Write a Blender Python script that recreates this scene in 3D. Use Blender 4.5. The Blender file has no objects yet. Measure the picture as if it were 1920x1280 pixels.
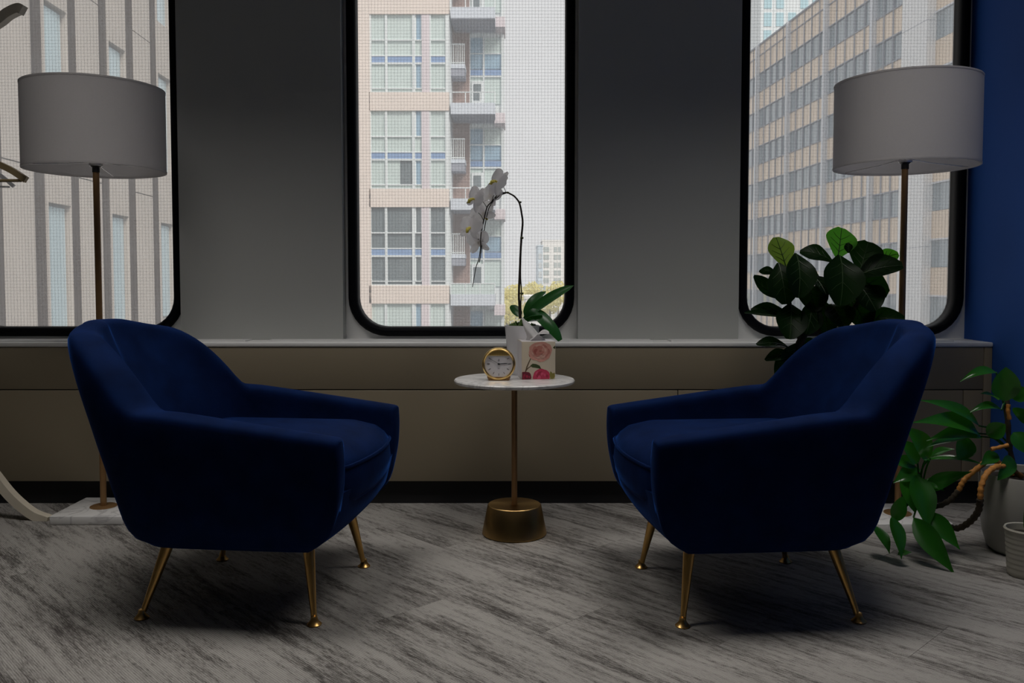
import bpy, bmesh, math, random
from mathutils import Vector, Matrix
random.seed(7)
scene = bpy.context.scene
COL = scene.collection
R = math.radians

# ------------------------------------------------------------------ camera, sky, light, exposure
CAM_H = 0.848; PITCH = R(2.7); FPX = 1600.0; PCX, PCY = 960.0, 600.0
cam_d = bpy.data.cameras.new('camera'); cam = bpy.data.objects.new('camera', cam_d); COL.objects.link(cam)
cam.location = (0, 0, CAM_H); cam.rotation_euler = (R(90) - PITCH, 0, 0)
cam_d.sensor_width = 36; cam_d.lens = 36 * FPX / 1920; cam_d.shift_y = -(640 - PCY) / 1920
cam_d.clip_end = 2000; cam_d.clip_start = 0.05
scene.camera = cam

world = bpy.data.worlds.new('overcast_sky'); scene.world = world; world.use_nodes = True
bg = world.node_tree.nodes['Background']; bg.inputs[0].default_value = (0.985, 0.99, 1.0, 1); bg.inputs[1].default_value = 0.885

sun_d = bpy.data.lights.new('sun', 'SUN'); sun_d.energy = 2.4; sun_d.angle = R(25); sun_d.color = (1, 0.96, 0.9)
sun = bpy.data.objects.new('sun', sun_d); COL.objects.link(sun)
sun.rotation_euler = Vector((-0.42, 0.60, -0.68)).to_track_quat('-Z', 'Y').to_euler()

vs = scene.view_settings
vs.view_transform = 'Standard'; vs.look = 'None'; vs.gamma = 1; vs.use_curve_mapping = False; vs.exposure = 0.0
scene.cycles.use_denoising = True
scene.cycles.max_bounces = 10; scene.cycles.diffuse_bounces = 6; scene.cycles.transparent_max_bounces = 16
scene.cycles.sample_clamp_indirect = 4.0

# ------------------------------------------------------------------ helpers
def at(x, y, Y):
    """point at depth Y that photograph pixel (x, y) shows (measured off the photograph)"""
    a = (x - PCX) / FPX; b = -(y - PCY) / FPX
    ry = math.cos(PITCH) + b * math.sin(PITCH); rz = -math.sin(PITCH) + b * math.cos(PITCH)
    t = Y / ry
    return Vector((a * t, Y, CAM_H + rz * t))

def tag(o, label=None, cat=None, group=None, kind=None):
    if label: o['label'] = label
    if cat: o['category'] = cat
    if group: o['group'] = group
    if kind: o['kind'] = kind
    return o

def thing(name, loc, label=None, cat=None, rz=0, group=None, kind=None):
    o = bpy.data.objects.new(name, None); COL.objects.link(o)
    o.empty_display_size = 0.05
    o.location = loc; o.rotation_euler = (0, 0, rz)
    return tag(o, label, cat, group, kind)

def link(name, me, parent=None, loc=None, rot=None, scale=None):
    o = bpy.data.objects.new(name, me); COL.objects.link(o)
    if parent: o.parent = parent
    if loc is not None: o.location = loc
    if rot is not None: o.rotation_euler = rot
    if scale is not None: o.scale = scale
    return o

def mesh(name, verts, faces, m, parent=None, smooth=False, loc=None, rot=None, subsurf=0, fix=True):
    me = bpy.data.meshes.new(name)
    me.from_pydata([tuple(v) for v in verts], [], faces)
    if fix:
        bm = bmesh.new(); bm.from_mesh(me)
        bmesh.ops.recalc_face_normals(bm, faces=bm.faces); bm.to_mesh(me); bm.free()
    if smooth:
        me.polygons.foreach_set('use_smooth', [True] * len(me.polygons))
    me.materials.append(m); me.update()
    o = link(name, me, parent, loc, rot)
    if subsurf:
        s = o.modifiers.new('subsurf', 'SUBSURF'); s.levels = subsurf; s.render_levels = subsurf
    return o

def auto_smooth(o, ang=40):
    bm = bmesh.new(); bm.from_mesh(o.data)
    for f in bm.faces: f.smooth = True
    for e in bm.edges:
        e.smooth = not (len(e.link_faces) == 2 and e.calc_face_angle(0) > R(ang))
    bm.to_mesh(o.data); bm.free(); return o

def box_geo(x0, x1, y0, y1, z0, z1, V, F):
    b = len(V)
    V += [(x0,y0,z0),(x1,y0,z0),(x1,y1,z0),(x0,y1,z0),(x0,y0,z1),(x1,y0,z1),(x1,y1,z1),(x0,y1,z1)]
    F += [tuple(b+i for i in f) for f in ((0,3,2,1),(4,5,6,7),(0,1,5,4),(1,2,6,5),(2,3,7,6),(3,0,4,7))]

def box(name, x0, x1, y0, y1, z0, z1, m, parent=None, bevel=0, seg=2, loc=None, rot=None):
    V, F = [], []; box_geo(x0, x1, y0, y1, z0, z1, V, F)
    o = mesh(name, V, F, m, parent, loc=loc, rot=rot, fix=False)
    if bevel:
        bm = bmesh.new(); bm.from_mesh(o.data)
        bmesh.ops.bevel(bm, geom=list(bm.edges), offset=bevel, segments=seg, affect='EDGES', profile=0.5)
        bm.to_mesh(o.data); bm.free(); auto_smooth(o, 50)
    return o

def boxes(name, rects, m, parent=None):
    V, F = [], []
    for r in rects: box_geo(*r, V, F)
    return mesh(name, V, F, m, parent, fix=False)

_unit = {}
def piece(name, m, x0, x1, y0, y1, z0, z1, parent):
    """box-shaped piece sharing one mesh per material"""
    key = (name, m.name)
    if key not in _unit:
        V, F = [], []; box_geo(-.5, .5, -.5, .5, -.5, .5, V, F)
        me = bpy.data.meshes.new(name); me.from_pydata(V, [], F); me.materials.append(m); _unit[key] = me
    return link(name, _unit[key], parent, ((x0+x1)/2, (y0+y1)/2, (z0+z1)/2), None, (abs(x1-x0), abs(y1-y0), abs(z1-z0)))

def lathe(name, prof, m, parent=None, seg=48, loc=None, rot=None, ang=40):
    V, F = [], []
    n = len(prof)
    for (r, z) in prof:
        for k in range(seg):
            a = 2*math.pi*k/seg; V.append((r*math.cos(a), r*math.sin(a), z))
    for i in range(n-1):
        for k in range(seg):
            k2 = (k+1) % seg
            F.append((i*seg+k, i*seg+k2, (i+1)*seg+k2, (i+1)*seg+k))
    if prof[0][0] > 1e-6 and prof[0] != prof[-1]: F.append(tuple(range(seg))[::-1])
    if prof[-1][0] > 1e-6 and prof[0] != prof[-1]: F.append(tuple((n-1)*seg+k for k in range(seg)))
    o = mesh(name, V, F, m, parent, loc=loc, rot=rot)
    bm = bmesh.new(); bm.from_mesh(o.data)
    bmesh.ops.remove_doubles(bm, verts=bm.verts, dist=1e-6)
    bmesh.ops.recalc_face_normals(bm, faces=bm.faces); bm.to_mesh(o.data); bm.free()
    return auto_smooth(o, ang)

def tube_geo(pts, radii, seg, V, F, caps=True):
    pts = [Vector(p) for p in pts]; n = len(pts)
    if not hasattr(radii, '__len__'): radii = [radii]*n
    base = len(V); ref = None
    for i, p in enumerate(pts):
        t = (pts[min(i+1, n-1)] - pts[max(i-1, 0)]).normalized()
        if ref is None:
            ref = t.orthogonal().normalized()
        ref = (ref - t*ref.dot(t)).normalized(); b = t.cross(ref)
        for k in range(seg):
            a = 2*math.pi*k/seg
            V.append(p + (ref*math.cos(a) + b*math.sin(a))*radii[i])
    for i in range(n-1):
        for k in range(seg):
            k2 = (k+1) % seg
            F.append((base+i*seg+k, base+i*seg+k2, base+(i+1)*seg+k2, base+(i+1)*seg+k))
    if caps:
        F.append(tuple(base+k for k in range(seg))[::-1]); F.append(tuple(base+(n-1)*seg+k for k in range(seg)))

def tube(name, pts, radii, m, parent=None, seg=10, loc=None):
    V, F = [], []; tube_geo(pts, radii, seg, V, F)
    o = mesh(name, V, F, m, parent, loc=loc); return auto_smooth(o, 60)

def spline(pts, n):
    pts = [Vector(p) for p in pts]; out = []
    P = [pts[0]*2-pts[1]] + pts + [pts[-1]*2-pts[-2]]
    segs = len(pts)-1
    for i in range(n+1):
        u = i/n*segs; k = min(int(u), segs-1); t = u-k
        a, b, c, d = P[k], P[k+1], P[k+2], P[k+3]
        out.append(0.5*((2*b) + (c-a)*t + (2*a-5*b+4*c-d)*t*t + (3*b-a-3*c+d)*t**3))
    return out

def dup(o, loc=None, rz=None, parent=None):
    c = o.copy(); COL.objects.link(c); c.parent = parent
    if loc is not None: c.location = loc
    if rz is not None: c.rotation_euler = (0, 0, rz)
    for ch in list(o.children): dup(ch, parent=c)
    return c

# ------------------------------------------------------------------ materials
def mat(name, col, rough=0.6, metal=0.0, noise=None, bump=None, var=0.12, spec=0.5, **kw):
    m = bpy.data.materials.new(name); m.use_nodes = True
    nt = m.node_tree; b = nt.nodes['Principled BSDF']
    b.inputs['Base Color'].default_value = (*col, 1); b.inputs['Roughness'].default_value = rough
    b.inputs['Metallic'].default_value = metal; b.inputs['Specular IOR Level'].default_value = spec
    for k, v in kw.items():
        b.inputs[k.replace('_', ' ')].default_value = v
    tc = nt.nodes.new('ShaderNodeTexCoord')
    n = nt.nodes.new('ShaderNodeTexNoise'); n.inputs['Scale'].default_value = noise or 8; n.inputs['Detail'].default_value = 4
    nt.links.new(tc.outputs['Object'], n.inputs['Vector'])
    r = nt.nodes.new('ShaderNodeMixRGB'); r.inputs[1].default_value = (*[c*(1-var) for c in col], 1)
    r.inputs[2].default_value = (*[min(1, c*(1+var)) for c in col], 1)
    nt.links.new(n.outputs['Fac'], r.inputs[0]); nt.links.new(r.outputs[0], b.inputs['Base Color'])
    if bump:
        bn = nt.nodes.new('ShaderNodeTexNoise'); bn.inputs['Scale'].default_value = bump[0]; bn.inputs['Detail'].default_value = 3
        nt.links.new(tc.outputs['Object'], bn.inputs['Vector'])
        bp = nt.nodes.new('ShaderNodeBump'); bp.inputs['Strength'].default_value = bump[1]; bp.inputs['Distance'].default_value = 0.002
        nt.links.new(bn.outputs['Fac'], bp.inputs['Height']); nt.links.new(bp.outputs[0], b.inputs['Normal'])
    return m

def leaf_mat(name, col, trans, rough=0.32, tfac=0.35, spec=0.5):
    m = mat(name, col, rough, noise=30, var=0.25, spec=spec)
    nt = m.node_tree; b = nt.nodes['Principled BSDF']; out = nt.nodes['Material Output']
    t = nt.nodes.new('ShaderNodeBsdfTranslucent'); t.inputs[0].default_value = (*trans, 1)
    mx = nt.nodes.new('ShaderNodeMixShader'); mx.inputs[0].default_value = tfac
    nt.links.new(b.outputs[0], mx.inputs[1]); nt.links.new(t.outputs[0], mx.inputs[2]); nt.links.new(mx.outputs[0], out.inputs[0])
    return m

def marble_mat():
    m = mat('white_marble', (0.78, 0.77, 0.76), 0.25)
    nt = m.node_tree; b = nt.nodes['Principled BSDF']
    tc = nt.nodes.new('ShaderNodeTexCoord'); w = nt.nodes.new('ShaderNodeTexNoise')
    w.inputs['Scale'].default_value = 6; w.inputs['Detail'].default_value = 8; w.inputs['Distortion'].default_value = 1.6
    cr = nt.nodes.new('ShaderNodeValToRGB')
    cr.color_ramp.elements[0].position = 0.46; cr.color_ramp.elements[0].color = (0.80, 0.79, 0.78, 1)
    cr.color_ramp.elements[1].position = 0.54; cr.color_ramp.elements[1].color = (0.80, 0.79, 0.78, 1)
    e = cr.color_ramp.elements.new(0.5); e.color = (0.58, 0.57, 0.57, 1)
    nt.links.new(tc.outputs['Object'], w.inputs['Vector']); nt.links.new(w.outputs['Fac'], cr.inputs[0]); nt.links.new(cr.outputs[0], b.inputs['Base Color'])
    return m

def carpet_mat():
    m = bpy.data.materials.new('carpet'); m.use_nodes = True
    nt = m.node_tree; b = nt.nodes['Principled BSDF']; b.inputs['Roughness'].default_value = 0.95; b.inputs['Specular IOR Level'].default_value = 0.1
    N = nt.nodes.new; L = nt.links.new
    tc = N('ShaderNodeTexCoord'); oi = N('ShaderNodeObjectInfo')
    sc = N('ShaderNodeVectorMath'); sc.operation = 'SCALE'; sc.inputs[3].default_value = 60
    cmb = N('ShaderNodeCombineXYZ'); L(oi.outputs['Random'], cmb.inputs[0]); L(oi.outputs['Random'], cmb.inputs[1]); L(cmb.outputs[0], sc.inputs[0])
    ad = N('ShaderNodeVectorMath'); L(tc.outputs['Object'], ad.inputs[0]); L(sc.outputs[0], ad.inputs[1])
    def noise(sx, sy, detail, rough=0.6):
        mp = N('ShaderNodeMapping'); mp.inputs['Scale'].default_value = (sx, sy, 1); L(ad.outputs[0], mp.inputs[0])
        n = N('ShaderNodeTexNoise'); n.inputs['Scale'].default_value = 1; n.inputs['Detail'].default_value = detail; n.inputs['Roughness'].default_value = rough
        L(mp.outputs[0], n.inputs['Vector']); return n
    a = noise(6.0, 55, 4, 0.65); a2 = noise(40, 430, 3, 0.7); a3 = noise(520, 900, 1); a0 = noise(1.6, 7.0, 3)
    def madd(x, k, y):
        q = N('ShaderNodeMath'); q.operation = 'MULTIPLY_ADD'; q.inputs[1].default_value = k
        L(x, q.inputs[0])
        if isinstance(y, float): q.inputs[2].default_value = y
        else: L(y, q.inputs[2])
        return q.outputs[0]
    s = madd(a.outputs['Fac'], 0.85, -1.12); s = madd(a2.outputs['Fac'], 0.95, s); s = madd(a3.outputs['Fac'], 0.60, s); s = madd(a0.outputs['Fac'], 0.85, s)
    cr = N('ShaderNodeValToRGB'); e0, e1 = cr.color_ramp.elements
    e0.position = 0.44; e1.position = 0.72
    e0.color = (0.44, 0.42, 0.395, 1); e1.color = (0.095, 0.086, 0.08, 1)
    L(s, cr.inputs[0])
    wv = N('ShaderNodeTexWave'); wv.bands_direction = 'Y'; wv.inputs['Scale'].default_value = 62; wv.inputs['Distortion'].default_value = 0.6
    L(tc.outputs['Object'], wv.inputs['Vector'])
    mx = N('ShaderNodeMixRGB'); mx.blend_type = 'MULTIPLY'; mx.inputs[0].default_value = 0.32
    L(cr.outputs[0], mx.inputs[1]); L(wv.outputs['Color'], mx.inputs[2]); L(mx.outputs[0], b.inputs['Base Color'])
    bp = N('ShaderNodeBump'); bp.inputs['Strength'].default_value = 0.5; bp.inputs['Distance'].default_value = 0.002
    hs = N('ShaderNodeMath'); hs.operation = 'ADD'; L(wv.outputs['Fac'], hs.inputs[0]); L(a3.outputs['Fac'], hs.inputs[1])
    L(hs.outputs[0], bp.inputs['Height']); L(bp.outputs[0], b.inputs['Normal'])
    return m

def glass_mat():
    m = bpy.data.materials.new('wired_glass'); m.use_nodes = True
    nt = m.node_tree; nt.nodes.remove(nt.nodes['Principled BSDF']); out = nt.nodes['Material Output']
    N = nt.nodes.new; L = nt.links.new
    tr = N('ShaderNodeBsdfTransparent'); tr.inputs[0].default_value = (0.99, 0.985, 0.98, 1)
    gl = N('ShaderNodeBsdfGlossy'); gl.inputs['Roughness'].default_value = 0.02
    fr = N('ShaderNodeFresnel'); fr.inputs[0].default_value = 1.25
    m1 = N('ShaderNodeMixShader'); L(fr.outputs[0], m1.inputs[0]); L(tr.outputs[0], m1.inputs[1]); L(gl.outputs[0], m1.inputs[2])
    tl = N('ShaderNodeBsdfTranslucent'); tl.inputs[0].default_value = (0.95, 0.97, 1, 1)       # dust film on the old glass, thickened to stand in for outdoor haze
    tc = N('ShaderNodeTexCoord'); ns = N('ShaderNodeTexNoise'); ns.inputs['Scale'].default_value = 7; ns.inputs['Detail'].default_value = 6
    L(tc.outputs['Object'], ns.inputs['Vector'])
    mr = N('ShaderNodeMapRange'); mr.inputs['To Min'].default_value = 0.26; mr.inputs['To Max'].default_value = 0.38; L(ns.outputs['Fac'], mr.inputs[0])
    m2 = N('ShaderNodeMixShader'); L(mr.outputs[0], m2.inputs[0]); L(m1.outputs[0], m2.inputs[1]); L(tl.outputs[0], m2.inputs[2])
    L(m2.outputs[0], out.inputs[0]); return m

def shade_mat():
    m = mat('lamp_linen', (0.72, 0.70, 0.70), 0.9, noise=120, var=0.05, bump=(500, 0.3))
    nt = m.node_tree; b = nt.nodes['Principled BSDF']; out = nt.nodes['Material Output']
    t = nt.nodes.new('ShaderNodeBsdfTranslucent'); t.inputs[0].default_value = (0.82, 0.80, 0.80, 1)
    mx = nt.nodes.new('ShaderNodeMixShader'); mx.inputs[0].default_value = 0.48
    nt.links.new(b.outputs[0], mx.inputs[1]); nt.links.new(t.outputs[0], mx.inputs[2]); nt.links.new(mx.outputs[0], out.inputs[0])
    return m

M = {}
M['wall'] = mat('warm_white_wall', (0.52, 0.53, 0.51), 0.55, noise=3, var=0.03, bump=(260, 0.12))
M['ceil'] = mat('ceiling_white', (0.70, 0.70, 0.68), 0.9, noise=3, var=0.03)
M['blue_wall'] = mat('navy_wall', (0.030, 0.115, 0.44), 0.75, noise=4, var=0.06, bump=(220, 0.15), spec=0.15)
M['metal_paint'] = mat('beige_enamel_panel', (0.27, 0.225, 0.155), 0.5, noise=400, var=0.08, bump=(700, 0.08))
M['sill'] = mat('sill_enamel', (0.86, 0.86, 0.85), 0.4, noise=5, var=0.04)
M['toe'] = mat('black_toe_kick', (0.008, 0.008, 0.010), 0.6)
M['gasket'] = mat('black_rubber', (0.003, 0.0035, 0.006), 0.55, noise=40, var=0.3, spec=0.12)
M['wire'] = mat('embedded_wire', (0.22, 0.22, 0.23), 0.5, metal=0.3)
M['glass'] = glass_mat()
M['carpet'] = carpet_mat()
M['velvet'] = mat('navy_velvet', (0.0020, 0.0105, 0.052), 0.8, noise=14, var=0.6, bump=(60, 0.25), spec=0.05,
                  Sheen_Weight=0.85, Sheen_Roughness=0.22, Sheen_Tint=(0.02, 0.10, 0.42, 1))
M['brass'] = mat('aged_brass', (0.62, 0.38, 0.13), 0.32, metal=1.0, noise=60, var=0.12)
M['bronze'] = mat('bronze_pole', (0.34, 0.195, 0.085), 0.38, metal=0.55, noise=60, var=0.12)
M['brass_base'] = mat('brushed_brass', (0.58, 0.38, 0.15), 0.34, metal=1.0, noise=40, var=0.1, Anisotropic=0.7)
M['black'] = mat('black_metal', (0.01, 0.01, 0.011), 0.4)
M['marble'] = marble_mat()
M['shade'] = shade_mat()
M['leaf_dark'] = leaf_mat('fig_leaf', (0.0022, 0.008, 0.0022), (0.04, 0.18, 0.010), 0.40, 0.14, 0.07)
M['leaf_lit'] = leaf_mat('fig_leaf_backlit', (0.03, 0.10, 0.015), (0.14, 0.60, 0.03), 0.35, 0.55)  # copy of the fig leaf with the window's backlight put into its colour
M['leaf_yellow'] = leaf_mat('fig_leaf_pale', (0.08, 0.15, 0.02), (0.36, 0.58, 0.05), 0.4, 0.55)  # yellow-green leaf, backlight put into its colour too
M['leaf_vein'] = leaf_mat('fig_vein', (0.02, 0.05, 0.01), (0.05, 0.14, 0.02), 0.5, 0.2)
M['leaf_phil'] = leaf_mat('philodendron_leaf', (0.018, 0.11, 0.012), (0.08, 0.42, 0.02), 0.22, 0.28)
M['leaf_orchid'] = leaf_mat('orchid_leaf', (0.018, 0.085, 0.022), (0.05, 0.30, 0.03), 0.3, 0.22)
M['bark'] = mat('fig_bark', (0.05, 0.035, 0.025), 0.9, noise=40, var=0.3, bump=(120, 0.6))
M['stem'] = mat('orchid_stem', (0.028, 0.020, 0.016), 0.5, noise=60, var=0.4)
M['node'] = mat('orchid_node', (0.06, 0.07, 0.02), 0.5)
M['petal'] = leaf_mat('orchid_petal', (0.96, 0.94, 0.96), (1.0, 0.98, 1.0), 0.6, 0.70)
M['lip'] = mat('orchid_lip', (0.75, 0.62, 0.12), 0.5, noise=200, var=0.4)
M['moss'] = mat('moss', (0.05, 0.10, 0.02), 0.95, noise=200, var=0.6)
M['ceramic'] = mat('white_ceramic', (0.80, 0.79, 0.81), 0.25, noise=5, var=0.03)
M['pot_grey'] = mat('grey_ceramic', (0.34, 0.33, 0.30), 0.35, noise=12, var=0.08)
M['pot_cream'] = mat('cream_ceramic', (0.44, 0.42, 0.36), 0.4, noise=12, var=0.05)
M['soil'] = mat('soil', (0.02, 0.015, 0.01), 1.0, noise=120, var=0.5, bump=(200, 1.0))
M['rhizome'] = mat('orange_rhizome', (0.50, 0.21, 0.04), 0.7, noise=70, var=0.75, bump=(90, 0.8))
M['rhizome_dark'] = mat('dark_rhizome', (0.05, 0.035, 0.02), 0.8, noise=50, var=0.5, bump=(90, 0.8))
M['tissue'] = leaf_mat('tissue_paper', (0.85, 0.83, 0.82), (0.85, 0.83, 0.82), 0.9, 0.4)
M['card'] = mat('printed_card', (0.62, 0.54, 0.42), 0.5, noise=10, var=0.06)
M['card_side'] = mat('pale_card_side', (0.72, 0.68, 0.70), 0.5, noise=18, var=0.15)
M['gold'] = mat('gold_case', (0.85, 0.58, 0.22), 0.28, metal=1.0, noise=60, var=0.05)
M['gold_bright'] = mat('bright_yellow', (0.88, 0.66, 0.20), 0.4, metal=0.0, noise=60, var=0.05)
M['dial'] = mat('silver_dial', (0.62, 0.60, 0.62), 0.4, noise=300, var=0.04)
M['ink'] = mat('black_ink', (0.01, 0.01, 0.01), 0.5)
M['silver'] = mat('silver_body', (0.70, 0.68, 0.68), 0.25, metal=0.7)
M['ash'] = mat('pale_ash_wood', (0.72, 0.65, 0.53), 0.5, noise=20, var=0.1)
M['hanger'] = mat('hanger_wood', (0.42, 0.32, 0.17), 0.45, noise=25, var=0.15)
M['plastic'] = mat('white_plastic', (0.70, 0.74, 0.80), 0.4)

# ------------------------------------------------------------------ the room
X_R = 1.797; X_L = -3.2; Y_B = -2.6; CEIL = 2.62; YP = 3.32; YW = 3.385; PERIOD = 1.547
floor = box('floor', X_L, X_R, Y_B, 3.40, -0.12, -0.006, mat('floor_screed', (0.10, 0.095, 0.09), 0.9)); tag(floor, kind='structure')
# carpet planks, 0.25 x 1 m, laid at 45 degrees, each its own tile
VPK, FPK = [], []; box_geo(-0.4996, 0.4996, -0.1246, 0.1246, -0.0055, 0.0, VPK, FPK)
plank_me = bpy.data.meshes.new('carpet_plank'); plank_me.from_pydata(VPK, [], FPK); plank_me.materials.append(M['carpet'])
ca, sa = math.cos(R(-46)), math.sin(R(-46))
half_len, half_wid = 0.5, 0.125
def inside(px, py):
    ok = 0
    for du in (-0.5, 0, 0.5):
        for dv in (-0.125, 0.125):
            x = px + ca*du - sa*dv; y = py + sa*du + ca*dv
            if X_L+0.0 < x < X_R and Y_B < y < 3.45: ok += 1
    return ok
for iv in range(-24, 40):
    for iu in range(-8, 9):
        u = iu + (iv % 3) * 0.333 + 0.10; v = iv * 0.25 + 0.07
        px = ca*u - sa*v; py = sa*u + ca*v
        # keep planks that lie on the floor in front of the camera
        if py < 0.6 or inside(px, py) == 0: continue
        if px < -2.7: continue
        link('carpet_plank', plank_me, floor, (px, py, 0), (0, 0, R(-46)))
box('carpet_backing', X_L, X_R, Y_B, 0.9, -0.0058, -0.0012, M['carpet'], floor)

ceiling = box('ceiling', X_L-0.2, X_R+0.2, Y_B-0.2, 3.45, CEIL, CEIL+0.15, M['ceil']); tag(ceiling, kind='structure')
wl = box('wall_left', X_L-0.2, X_L, Y_B-0.2, 3.42, -0.1, CEIL, M['wall']); tag(wl, kind='structure')
wr = box('wall_right', X_R, X_R+0.2, Y_B-0.2, 3.40, -0.1, CEIL, M['blue_wall']); tag(wr, kind='structure')
wb = box('wall_rear', X_L, X_R, Y_B-0.2, Y_B, -0.1, CEIL, M['wall']); tag(wb, kind='structure')
bb = box('baseboard_right', X_R-0.012, X_R, Y_B, 3.17, 0, 0.09, M['toe'], bevel=0.003); tag(bb, kind='structure')

RC = [-1.7475, -0.2005, 1.3395]         # centre of the three window recesses
RW = 0.915
REC_TOP = 2.44
rects = []
edges = [X_L] + [v for c in RC for v in (c-RW/2, c+RW/2)] + [X_R]
for a, b in zip(edges[0::2], edges[1::2]):
    if b - a > 0.01: rects.append((a, b, YP, 3.440, 0.0, CEIL))
for c in RC:
    rects.append((c-RW/2, c+RW/2, YP, 3.440, REC_TOP, CEIL)); rects.append((c-RW/2, c+RW/2, YP, 3.440, 0.0, 0.60))
wbk = boxes('wall_back', rects, M['wall']); tag(wbk, kind='structure')

def rrect(hw, zb, zt, r, n=8):
    pts = []
    for (cx_, cz_, a0) in ((hw-r, zt-r, 0), (-hw+r, zt-r, 90), (-hw+r, zb+r, 180), (hw-r, zb+r, 270)):
        for k in range(n+1):
            a = R(a0 + 90*k/n); pts.append((cx_ + r*math.cos(a), cz_ + r*math.sin(a)))
    return pts

GHW, GZB, GZT, GR = 0.412, 0.660, 2.36, 0.118
for wi, c in enumerate(RC):
    w = thing('window_%d' % (wi+1), (c, YW, 0.615), kind='structure')
    z0 = 0.615
    # flat metal surround around the rounded opening
    inn = rrect(GHW+0.030, GZB-0.030, GZT+0.030, GR+0.030); outr = []
    for k, (x, z) in enumerate(inn):
        q = k // 9; outr.append((((1, -1, -1, 1)[q]) * RW/2, REC_TOP if q < 2 else z0))
    V = [(x, 0, z-z0) for x, z in inn] + [(x, 0, z-z0) for x, z in outr]; n = len(inn)
    V += [(x, 0.018, z-z0) for x, z in inn]
    F = []
    for k in range(n):
        k2 = (k+1) % n
        F.append((k, k2, n+k2, n+k) if outr[k] != outr[k2] else (k, k2, n+k))
        F.append((k, k2, 2*n+k2, 2*n+k))
    mesh('window_surround', V, F, M['sill'], w)
    prof = [(0.006, 0.050), (-0.002, 0.048), (-0.002, -0.010), (0.004, -0.022), (0.014, -0.027), (0.026, -0.024), (0.034, -0.012), (0.036, 0.004)]
    V, F = [], []
    for (o_, d_) in prof:
        V += [(x, d_, z-z0) for x, z in rrect(GHW+o_, GZB-o_, GZT+o_, GR+o_)]
    for i in range(len(prof)-1):
        for k in range(n): F.append((i*n+k, i*n+(k+1) % n, (i+1)*n+(k+1) % n, (i+1)*n+k))
    g = mesh('rubber_gasket', V, F, M['gasket'], w, smooth=True)
    pane = [(x, 0.044, z-z0) for x, z in rrect(GHW+0.004, GZB-0.004, GZT+0.004, GR+0.004)]
    p = mesh('glass_pane', pane, [tuple(range(n))], M['glass'], w)
    # wires cast into the glass, half-inch square mesh
    V, F = [], []; t = 0.00025; pitch = 0.0127
    def span_x(z):
        if z < GZB+GR: d = GZB+GR-z; return GHW-GR+math.sqrt(max(0, GR*GR-d*d))
        if z > GZT-GR: d = z-(GZT-GR); return GHW-GR+math.sqrt(max(0, GR*GR-d*d))
        return GHW
    x = -GHW + 0.006
    while x < GHW:
        d = max(0, abs(x)-(GHW-GR)); e = GR-math.sqrt(max(0, GR*GR-d*d))
        box_geo(x-t, x+t, 0.0450, 0.0455, GZB+e-z0, GZT-e-z0, V, F); x += pitch
    z = GZB + 0.006
    while z < GZT:
        s = span_x(z); box_geo(-s, s, 0.0456, 0.0461, z-t-z0, z+t-z0, V, F); z += pitch
    tag(mesh('wire_mesh', V, F, M['wire'], w, fix=False), kind='stuff')

# ------------------------------------------------------------------ ceiling light panels, unseen, added to brighten the room
def added_ceiling_panel(x, y, label, watts):
    t = thing('added_ceiling_light', (x, y, CEIL), label, 'ceiling light', group='added ceiling light panels')
    fr_ = M['metal_frame']
    boxes('trim_frame', [(-0.62, 0.62, -0.32, -0.30, -0.012, 0.0), (-0.62, 0.62, 0.30, 0.32, -0.012, 0.0), (-0.62, -0.60, -0.30, 0.30, -0.012, 0.0), (0.60, 0.62, -0.30, 0.30, -0.012, 0.0)], fr_, t)
    box('diffuser', -0.60, 0.60, -0.30, 0.30, -0.006, -0.001, M['ceramic'], t)
    ld = bpy.data.lights.new('added_panel_light', 'AREA'); ld.shape = 'RECTANGLE'; ld.size = 1.18; ld.size_y = 0.58; ld.energy = watts; ld.color = (1.0, 0.96, 0.91); ld.spread = R(88)
    lo = bpy.data.objects.new('added_panel_light', ld); COL.objects.link(lo); lo.parent = t; lo.location = (0, 0, -0.014)
M['metal_frame'] = mat('white_trim', (0.7, 0.7, 0.7), 0.5)
added_ceiling_panel(-1.0, 2.1, 'added, unseen ceiling light panel over the left side of the carpet', 7.5)
added_ceiling_panel(0.85, 2.1, 'added, unseen ceiling light panel over the right side of the carpet', 7.5)

# ------------------------------------------------------------------ convector casing under the windows
YF = 3.18; SILL = 0.615
cab = thing('convector_casing', (0, YF, 0), 'long beige metal casing with a white sill running under the windows', 'radiator cover')
def cabbox(name, x0, x1, y0, y1, z0, z1, m, bev=0.002): return box(name, x0, x1, y0-YF, y1-YF, z0, z1, m, cab, bevel=bev)
cabbox('toe_kick', X_L+0.01, X_R-0.002, YF+0.03, YP-0.001, 0.0, 0.09, M['toe'], 0)
cabbox('casing_body', X_L+0.01, X_R-0.004, YF+0.012, YP-0.002, 0.0905, 0.596, M['toe'], 0)
for a, b in ((X_L+0.01, -0.97), (-0.967, 0.62), (0.623, 1.690), (1.692, 1.764)):
    cabbox('lower_panel', a, b, YF, YF+0.011, 0.091, 0.435, M['metal_paint'])
for a, b in ((X_L+0.01, 1.764),):
    cabbox('upper_panel', a, b, YF, YF+0.011, 0.4385, 0.597, M['metal_paint'])
cabbox('end_filler', 1.766, X_R-0.001, YF, YF+0.011, 0.091, 0.597, M['metal_paint'])
cabbox('sill_top', X_L+0.01, X_R-0.001, YF-0.004, YP-0.0005, 0.598, SILL, M['sill'], 0.004)
for c in RC:
    cabbox('sill_return', c-RW/2+0.001, c+RW/2-0.001, YP-0.0004, YW-0.001, 0.601, SILL, M['sill'], 0)
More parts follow.
